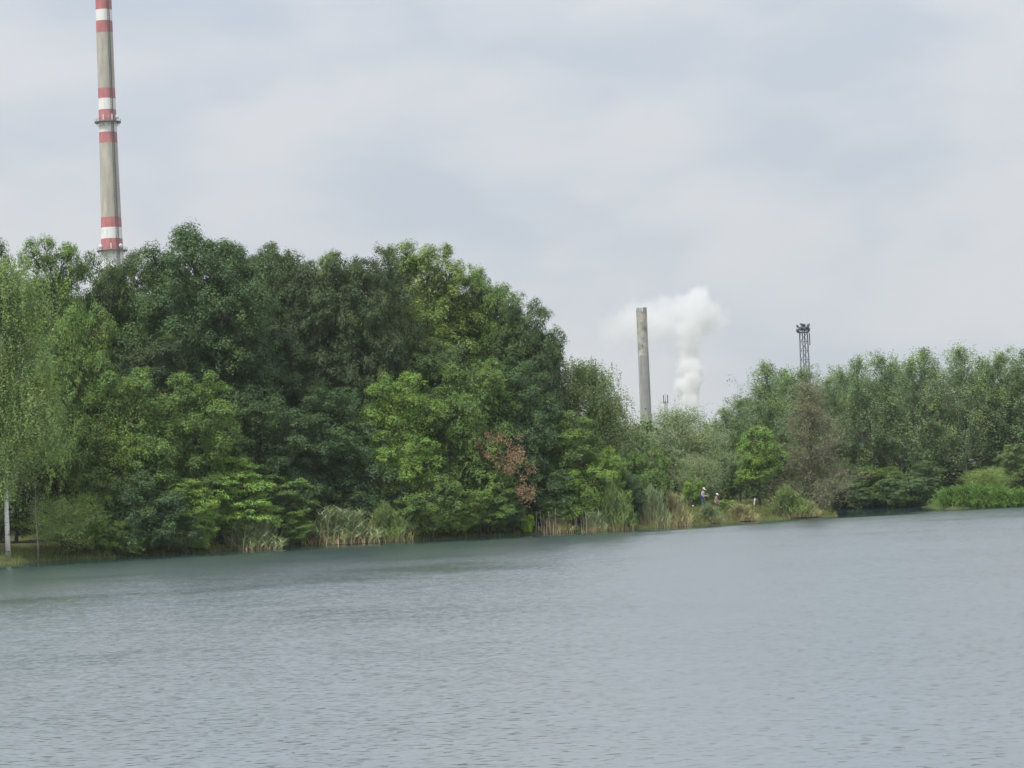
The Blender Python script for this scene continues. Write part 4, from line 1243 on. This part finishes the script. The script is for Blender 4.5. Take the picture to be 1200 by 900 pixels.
# ------------------------------------------------------------------ steam
def steam():
    D = 1750.0
    s = D / F_PX
    # (px, py, radius px, depth offset m, density weight)
    puffs = [(810, 500, 10, 0, 1.0), (810, 484, 10.5, 0, 1.0), (809, 468, 12.5, 0, 1.0), (806, 455, 14, 2, 1.0), (812, 444, 13, -2, .95), (810, 430, 14, 0, .88), (807, 415, 14, 2, .75), (805, 400, 15, 0, .52),
             (806, 384, 17, -3, .45), (820, 370, 23, 3, .46), (817, 354, 18, -2, .46), (832, 364, 15, 6, .36), (838, 374, 18, 0, .30), (797, 362, 19, 0, .38), (780, 364, 19, 5, .32),
             (776, 380, 24, 3, .38), (762, 378, 28, 0, .34), (742, 380, 28, 4, .30), (724, 388, 25, 2, .24), (790, 402, 18, 4, .22), (752, 402, 26, 2, .14), (772, 418, 22, 0, .13)]
    c0 = at(800, 420, D)
    bm = bmesh.new()
    for (px, py, r, dy, wgt) in puffs:
        p = at(px, py, D + dy) - c0
        bmesh.ops.create_icosphere(bm, subdivisions=3, radius=r * s * 1.45, matrix=Matrix.Translation(p))
    me = bpy.data.meshes.new('steam_plume')
    bm.to_mesh(me); bm.free()
    o = bpy.data.objects.new('steam_plume', me)
    col.objects.link(o)
    o.location = c0
    rm = o.modifiers.new('remesh', 'REMESH')
    rm.mode = 'VOXEL'; rm.voxel_size = 1.6
    dg = bpy.context.evaluated_depsgraph_get()
    me2 = bpy.data.meshes.new_from_object(o.evaluated_get(dg))
    o.modifiers.clear()
    o.data = me2
    m = bpy.data.materials.new('steam'); m.use_nodes = True
    t = m.node_tree; t.nodes.clear()
    outn = N(t, 'ShaderNodeOutputMaterial')
    pv = N(t, 'ShaderNodeVolumePrincipled')
    pv.inputs['Color'].default_value = (0.985, 0.985, 0.99, 1)
    tc = N(t, 'ShaderNodeTexCoord')
    nz = N(t, 'ShaderNodeTexNoise'); nz.inputs['Scale'].default_value = 0.10; nz.inputs['Detail'].default_value = 5.0; nz.inputs['Roughness'].default_value = 0.68
    t.links.new(tc.outputs['Object'], nz.inputs['Vector'])
    sb = N(t, 'ShaderNodeVectorMath', operation='SUBTRACT'); sb.inputs[1].default_value = (.5, .5, .5)
    t.links.new(nz.outputs['Color'], sb.inputs[0])
    sl = N(t, 'ShaderNodeVectorMath', operation='SCALE'); sl.inputs['Scale'].default_value = 20.0
    t.links.new(sb.outputs['Vector'], sl.inputs[0])
    ps = N(t, 'ShaderNodeVectorMath', operation='ADD')
    t.links.new(tc.outputs['Object'], ps.inputs[0]); t.links.new(sl.outputs['Vector'], ps.inputs[1])
    tot = None
    for (px, py, r, dy, wgt) in puffs:
        p = at(px, py, D + dy) - c0
        dn = N(t, 'ShaderNodeVectorMath', operation='DISTANCE'); dn.inputs[1].default_value = p
        t.links.new(ps.outputs['Vector'], dn.inputs[0])
        mr = N(t, 'ShaderNodeMapRange', interpolation_type='SMOOTHSTEP')
        mr.inputs['From Min'].default_value = r * s * 1.20; mr.inputs['From Max'].default_value = r * s * (0.60 if wgt > 0.4 else 0.36)
        mr.inputs['To Min'].default_value = 0.0; mr.inputs['To Max'].default_value = wgt ** 2
        t.links.new(dn.outputs['Value'], mr.inputs['Value'])
        if tot is None:
            tot = mr.outputs['Result']
        else:
            a = N(t, 'ShaderNodeMath', operation='MAXIMUM')
            t.links.new(tot, a.inputs[0]); t.links.new(mr.outputs['Result'], a.inputs[1]); tot = a.outputs[0]
    fin = N(t, 'ShaderNodeMath', operation='MULTIPLY'); fin.inputs[1].default_value = 0.5
    t.links.new(tot, fin.inputs[0])
    t.links.new(fin.outputs[0], pv.inputs['Density'])
    t.links.new(pv.outputs['Volume'], outn.inputs['Volume'])
    o.data.materials.clear()
    o.data.materials.append(m)
    tag(o, 'white steam plume billowing up beside the plain concrete chimney', 'steam', kind='stuff')
steam()

# ------------------------------------------------------------------ anglers
def plain(name, c, rough=0.8):
    return mottled(name, tuple(x * 0.88 for x in c), tuple(min(1, x * 1.1) for x in c), 6.0, rough)
M['skin'] = plain('skin', (0.50, 0.32, 0.25), 0.55)
M['jeans'] = plain('jeans', (0.10, 0.15, 0.24))
M['vest'] = plain('vest', (0.035, 0.075, 0.20))
M['pink_shirt'] = plain('pink_shirt', (0.62, 0.45, 0.50))
M['tan_shirt'] = plain('tan_shirt', (0.34, 0.27, 0.20))
M['grey_cloth'] = plain('grey_cloth', (0.16, 0.16, 0.16))
M['white_cloth'] = plain('white_cloth', (0.82, 0.82, 0.82))
M['black_cloth'] = plain('black_cloth', (0.012, 0.012, 0.016), 0.6)
M['hair'] = plain('hair', (0.10, 0.08, 0.06))
M['shoe'] = plain('shoe', (0.05, 0.04, 0.035))
M['red'] = plain('red_cloth', (0.42, 0.08, 0.09))
def skinned(name, verts, edges, radii, parent, mats, pick, subsurf=2, root=0):
    """One continuous surface grown over a skeleton; pick(centre) chooses the cloth for each face."""
    me = bpy.data.meshes.new(name)
    me.from_pydata(verts, edges, [])
    o = bpy.data.objects.new(name, me)
    col.objects.link(o)
    o.modifiers.new('skin', 'SKIN')
    for i, sv in enumerate(me.skin_vertices[0].data):
        r = radii[i]
        sv.radius = (r, r) if not isinstance(r, tuple) else r
        sv.use_root = (i == root)
    ss = o.modifiers.new('sub', 'SUBSURF'); ss.levels = subsurf; ss.render_levels = subsurf
    dg = bpy.context.evaluated_depsgraph_get()
    m2 = bpy.data.meshes.new_from_object(o.evaluated_get(dg))
    o.modifiers.clear()
    o.data = m2
    m2.materials.clear()
    for m in mats:
        m2.materials.append(m)
    for p in m2.polygons:
        p.material_index = pick(p.center)
        p.use_smooth = True
    o.parent = parent
    return o
def hand_chain(V, E, Rd, wrist_i, wrist, d, side):
    """Palm, four bent fingers of different lengths and a thumb from the side of the palm."""
    d = Vector(d).normalized(); s = Vector(side).normalized(); n = d.cross(s)
    V.append(tuple(wrist + d * 0.05)); Rd.append((0.022, 0.036)); E.append((wrist_i, len(V) - 1)); palm = len(V) - 1
    for k, L in enumerate((0.066, 0.076, 0.070, 0.055)):
        b = wrist + d * 0.09 + s * (0.030 - 0.020 * k)
        m1 = b + d * L * 0.55 - n * 0.010
        t1 = m1 + d * L * 0.35 - n * L * 0.45
        i = len(V)
        V.extend([tuple(b), tuple(m1), tuple(t1)]); Rd.extend([0.0095, 0.0085, 0.007])
        E.extend([(palm, i), (i, i + 1), (i + 1, i + 2)])
    b = wrist + d * 0.04 + s * 0.045; t = b + d * 0.05 + s * 0.015 - n * 0.02
    i = len(V); V.extend([tuple(b), tuple(t)]); Rd.extend([0.011, 0.009]); E.extend([(palm, i), (i, i + 1)])
def head_parts(person, c, fwd, cap_mat, tilt=0.0):
    """Head with brow, nose, mouth, ears and hair under a brimmed cap."""
    bm = bmesh.new()
    bmesh.ops.create_uvsphere(bm, u_segments=24, v_segments=18, radius=1.0)
    for v in bm.verts:
        x, y, z = v.co
        k = 1.0 - 0.22 * max(0, -z) ** 1.5
        x2, y2 = x * 0.077 * k, y * 0.098 * (1 - 0.10 * max(0, -z))
        if y > 0.55 and abs(x) < 0.32 and -0.35 < z < 0.12:
            y2 += 0.020 * (1 - abs(x) / 0.32) * (0.12 - z) / 0.47 * 1.4      # nose
        if y > 0.6 and 0.12 < z < 0.35 and 0.15 < abs(x) < 0.6:
            y2 -= 0.008                                                        # eye sockets
        if y > 0.5 and -0.62 < z < -0.45 and abs(x) < 0.4:
            y2 -= 0.006                                                        # mouth
        v.co = (x2, y2, z * 0.118)
    me = bpy.data.meshes.new('head'); bm.to_mesh(me); bm.free()
    me.polygons.foreach_set('use_smooth', [True] * len(me.polygons))
    rot = Vector((fwd[0], fwd[1], 0)).to_track_quat('Y', 'Z').to_matrix().to_4x4() @ Matrix.Rotation(tilt, 4, 'X')
    h = link('head', me, M['skin'], person); h.matrix_local = Matrix.Translation(c) @ rot
    for s in (-1, 1):
        T = Tubes(); T.tube([(s * 0.076, -0.01, -0.02), (s * 0.092, -0.018, 0.0), (s * 0.080, -0.02, 0.03)], [0.012, 0.022, 0.012], 8); T.build('ear', M['skin'], h)
        T = Tubes(); T.tube([(s * 0.030, 0.083, 0.012), (s * 0.030, 0.091, 0.012)], [0.012, 0.007], 8); T.build('eye', M['hair'], h)
    T = Tubes(); T.tube([(-0.022, 0.083, -0.062), (0.022, 0.083, -0.062)], [0.006, 0.006], 6); T.build('mouth', M['red'], h)
    bm = bmesh.new()
    bmesh.ops.create_uvsphere(bm, u_segments=20, v_segments=14, radius=1.0)
    bmesh.ops.delete(bm, geom=[v for v in bm.verts if v.co.z < -0.25 or (v.co.y > 0.25 and v.co.z < 0.35)], context='VERTS')
    for v in bm.verts:
        v.co = (v.co.x * 0.083, v.co.y * 0.104 - 0.004, v.co.z * 0.124)
    me = bpy.data.meshes.new('hair'); bm.to_mesh(me); bm.free()
    link('hair', me, M['hair'], h)
    bm = bmesh.new()
    bmesh.ops.create_uvsphere(bm, u_segments=24, v_segments=16, radius=1.0)
    bmesh.ops.delete(bm, geom=[v for v in bm.verts if v.co.z < 0.22], context='VERTS')
    for v in bm.verts:
        v.co = (v.co.x * 0.095, v.co.y * 0.116, v.co.z * 0.145)
    me = bpy.data.meshes.new('cap'); bm.to_mesh(me); bm.free()
    cp = link('cap', me, cap_mat, h)
    bm = bmesh.new()                                                       # brim
    vs = []
    for z in (0.034, 0.026):
        for k in range(13):
            a = R(20 + 140 * k / 12)
            vs.append(bm.verts.new((0.092 * math.cos(a), 0.110 * math.sin(a), z)))
        for k in range(13):
            a = R(20 + 140 * k / 12)
            vs.append(bm.verts.new((0.11 * math.cos(a), 0.115 + 0.085 * math.sin(a), z - 0.014)))
    for L in (0, 26):
        for k in range(12):
            q = [vs[L + k], vs[L + k + 1], vs[L + 13 + k + 1], vs[L + 13 + k]]
            bm.faces.new(q if L == 0 else q[::-1])
    me = bpy.data.meshes.new('brim'); bm.to_mesh(me); bm.free()
    link('brim', me, cap_mat, cp)
    return h
def standing_angler():
    D = shore_d(824) + 8.0
    x = at(824, 590, D).x
    o = empty('person', (x, D, gz(x, D)), 'person in white cap, blue vest, pink shirt and jeans standing on the point', 'person')
    # facing right and a little towards the water
    fx, fy = 0.86, -0.50
    def P(f, s, z):       # forward, left, up
        return Vector((fx * f - fy * s, fy * f + fx * s, z))
    V, E, Rd = [], [], []
    def add(p, r, par=None):
        V.append(tuple(p)); Rd.append(r)
        if par is not None:
            E.append((par, len(V) - 1))
        return len(V) - 1
    pel = add(P(0, 0, 0.95), (0.135, 0.165))
    waist = add(P(0.0, 0, 1.10), (0.130, 0.155), pel)
    chest = add(P(0.03, 0, 1.32), (0.130, 0.175), waist)
    up = add(P(0.03, 0, 1.44), (0.085, 0.14), chest)
    neck = add(P(0.06, 0, 1.53), 0.055, up)
    add(P(0.08, 0, 1.60), 0.055, neck)
    for s in (1, -1):
        h = add(P(0, s * 0.10, 0.90), 0.10, pel)
        k = add(P(0.05 + 0.03 * s, s * 0.11, 0.50), 0.066, h)
        c = add(P(0.0 + 0.04 * s, s * 0.12, 0.33), 0.062, k)
        a = add(P(-0.02 + 0.06 * s, s * 0.12, 0.09), 0.045, c)
        add(P(0.12 + 0.06 * s, s * 0.14, 0.045), (0.045, 0.04), a)
        sh = add(P(0.03, s * 0.20, 1.42), 0.062, up)
        el = add(P(0.06, s * 0.25, 1.13), 0.048, sh)
        wr_p = P(0.33, s * 0.10, 1.14)
        wr = add(wr_p, 0.032, el)
        hand_chain(V, E, Rd, wr, wr_p, P(1, -0.25 * s, 0.05), P(0, -s * 0.3, 1))
    def pick(c):
        f = fx * c.x + fy * c.y
        if c.z < 0.10: return 3
        if c.z < 0.98: return 1
        if f > 0.335 and c.z < 1.3: return 2
        if c.z > 1.505: return 2
        return 0
    skinned('body', V, E, Rd, o, [M['pink_shirt'], M['jeans'], M['skin'], M['shoe']], pick)
    # open sleeveless vest over the shirt: a shell round the back and sides
    vv, ff = [], []
    rows = [(0.93, 0.185, 0.19), (1.05, 0.170, 0.185), (1.2, 0.168, 0.20), (1.34, 0.165, 0.205), (1.46, 0.115, 0.155), (1.50, 0.085, 0.10)]
    n = 18
    for off in (0.0, 0.015):
        for z, rf, rs in rows:
            for k in range(n + 1):
                a = R(55 + 250 * k / n)
                vv.append(P(0.02 + (rf + off) * math.cos(a), (rs + off) * math.sin(a), z))
    m = len(rows) * (n + 1)
    for L in (0, 1):
        for i in range(len(rows) - 1):
            for k in range(n):
                a = L * m + i * (n + 1) + k
                q = (a, a + 1, a + n + 2, a + n + 1)
                ff.append(q if L else q[::-1])
    mesh_obj('vest', vv, ff, M['vest'], o, smooth=True)
    head_parts(o, P(0.10, 0, 1.69), (fx, fy), M['white_cloth'], R(-18))
def seated_angler():
    D = shore_d(839) + 7.5
    x = at(839, 592, D).x
    g = gz(x, D)
    st = empty('folding_stool', (x, D, g), 'low folding stool under the seated angler', 'stool')
    T = Tubes(); T.box((0, 0, 0.385), (0.36, 0.36, 0.03)); T.build('seat', M['black_cloth'], st, smooth=False)
    for sx in (-1, 1):
        for sy in (-1, 1):
            T = Tubes(); T.tube([(sx * 0.16, sy * 0.15, 0.37), (-sx * 0.17, sy * 0.15, -0.03)], [0.012] * 2, 6); T.build('leg', M['steel'], st)
    o = empty('person', (x, D, g), 'person in white cap and tan shirt sitting low beside the standing angler', 'person')
    fx, fy = 0.92, -0.38
    def P(f, s, z):
        return Vector((fx * f - fy * s, fy * f + fx * s, z))
    V, E, Rd = [], [], []
    def add(p, r, par=None):
        V.append(tuple(p)); Rd.append(r)
        if par is not None:
            E.append((par, len(V) - 1))
        return len(V) - 1
    pel = add(P(0, 0, 0.54), (0.14, 0.17))
    waist = add(P(-0.02, 0, 0.68), (0.13, 0.155), pel)
    chest = add(P(0.02, 0, 0.88), (0.125, 0.17), waist)
    up = add(P(0.05, 0, 0.99), (0.085, 0.14), chest)
    neck = add(P(0.09, 0, 1.08), 0.055, up)
    add(P(0.11, 0, 1.14), 0.055, neck)
    for s in (1, -1):
        h = add(P(0.08, s * 0.11, 0.51), 0.092, pel)
        k = add(P(0.46, s * 0.16, 0.53), 0.066, h)
        c = add(P(0.50, s * 0.16, 0.34), 0.060, k)
        a = add(P(0.53, s * 0.16, 0.09), 0.045, c)
        add(P(0.68, s * 0.18, 0.045), (0.045, 0.04), a)
        sh = add(P(0.05, s * 0.20, 0.97), 0.062, up)
        el = add(P(0.20, s * 0.25, 0.72), 0.048, sh)
        wr_p = P(0.42, s * 0.14, 0.68)
        wr = add(wr_p, 0.032, el)
        hand_chain(V, E, Rd, wr, wr_p, P(1, -0.2 * s, -0.15), P(0, -s * 0.3, 1))
    def pick(c):
        f = fx * c.x + fy * c.y
        if c.z < 0.10: return 3
        if f > 0.42 and c.z > 0.625: return 2
        if c.z < 0.60: return 1
        if c.z > 1.055: return 2
        return 0
    skinned('body', V, E, Rd, o, [M['tan_shirt'], M['grey_cloth'], M['skin'], M['shoe']], pick)
    head_parts(o, P(0.13, 0, 1.22), (fx, fy), M['white_cloth'], R(-8))
standing_angler()
seated_angler()
def bag():
    D = shore_d(811) + 11.0
    x = at(811, 592, D).x
    o = empty('black_bag', (x, D, gz(x, D) - 0.02), 'black bag with a white patch lying left of the standing angler', 'bag')
    bm = bmesh.new()
    bmesh.ops.create_cube(bm, size=1.0)
    bmesh.ops.subdivide_edges(bm, edges=bm.edges[:], cuts=5, use_grid_fill=True)
    rng = random.Random(4)
    for v in bm.verts:
        c = v.co.copy()
        l = max(abs(c.x), abs(c.y), abs(c.z)) / c.length if c.length else 1
        c = c.lerp(c * l * 1.0, 0.45) if c.length else c
        sag = 1.0 - 0.22 * max(0, c.z + 0.1)
        v.co = (c.x * 0.66 * sag, c.y * 0.36 * sag, (c.z + 0.5) * 0.44 * (1 - 0.25 * (c.x * 1.3) ** 2) + rng.uniform(-.008, .008))
    me = bpy.data.meshes.new('body'); bm.to_mesh(me); bm.free()
    me.polygons.foreach_set('use_smooth', [True] * len(me.polygons))
    link('body', me, M['black_cloth'], o)
    for y in (-0.1, 0.1):
        T = Tubes(); T.tube([(-0.18, y, 0.36), (-0.12, y, 0.52), (0.05, y, 0.56), (0.16, y, 0.50), (0.2, y, 0.34)], [0.014] * 5, 6); T.build('handle', M['black_cloth'], o)
    T = Tubes(); T.box((0.06, -0.19, 0.13), (0.17, 0.03, 0.15)); T.build('white_patch', M['white_cloth'], o, smooth=False)
bag()
def stake():
    D = shore_d(884) + 6.0
    x = at(884, 597, D).x
    z = gz(x, D)
    T = Tubes(); T.tube([(0, 0, -0.2), (0.02, 0, 0.4), (0.10, 0, 0.78)], [0.055, 0.05, 0.045], 8)
    T.box((0.06, -0.07, 0.62), (0.13, 0.03, 0.12))
    o = T.build('white_stake', M['white_cloth'], None, smooth=False, loc=(x, D, z))
    tag(o, 'short leaning white stake in the grass under the small vivid tree', 'stake')
stake()

# ------------------------------------------------------------------ haze
def haze():
    T = Tubes()
    T.box((0, 0, 135 - 4.5), (8400, 8400, 279))
    m = bpy.data.materials.new('haze'); m.use_nodes = True
    t = m.node_tree; t.nodes.clear()
    outn = N(t, 'ShaderNodeOutputMaterial')
    pv = N(t, 'ShaderNodeVolumePrincipled')
    pv.inputs['Color'].default_value = (0.93, 0.96, 1.0, 1)
    pv.inputs['Density'].default_value = HAZE
    t.links.new(pv.outputs['Volume'], outn.inputs['Volume'])
    o = T.build('haze', m, None, smooth=False)
    tag(o, 'pale summer haze', 'haze', kind='stuff')
haze()
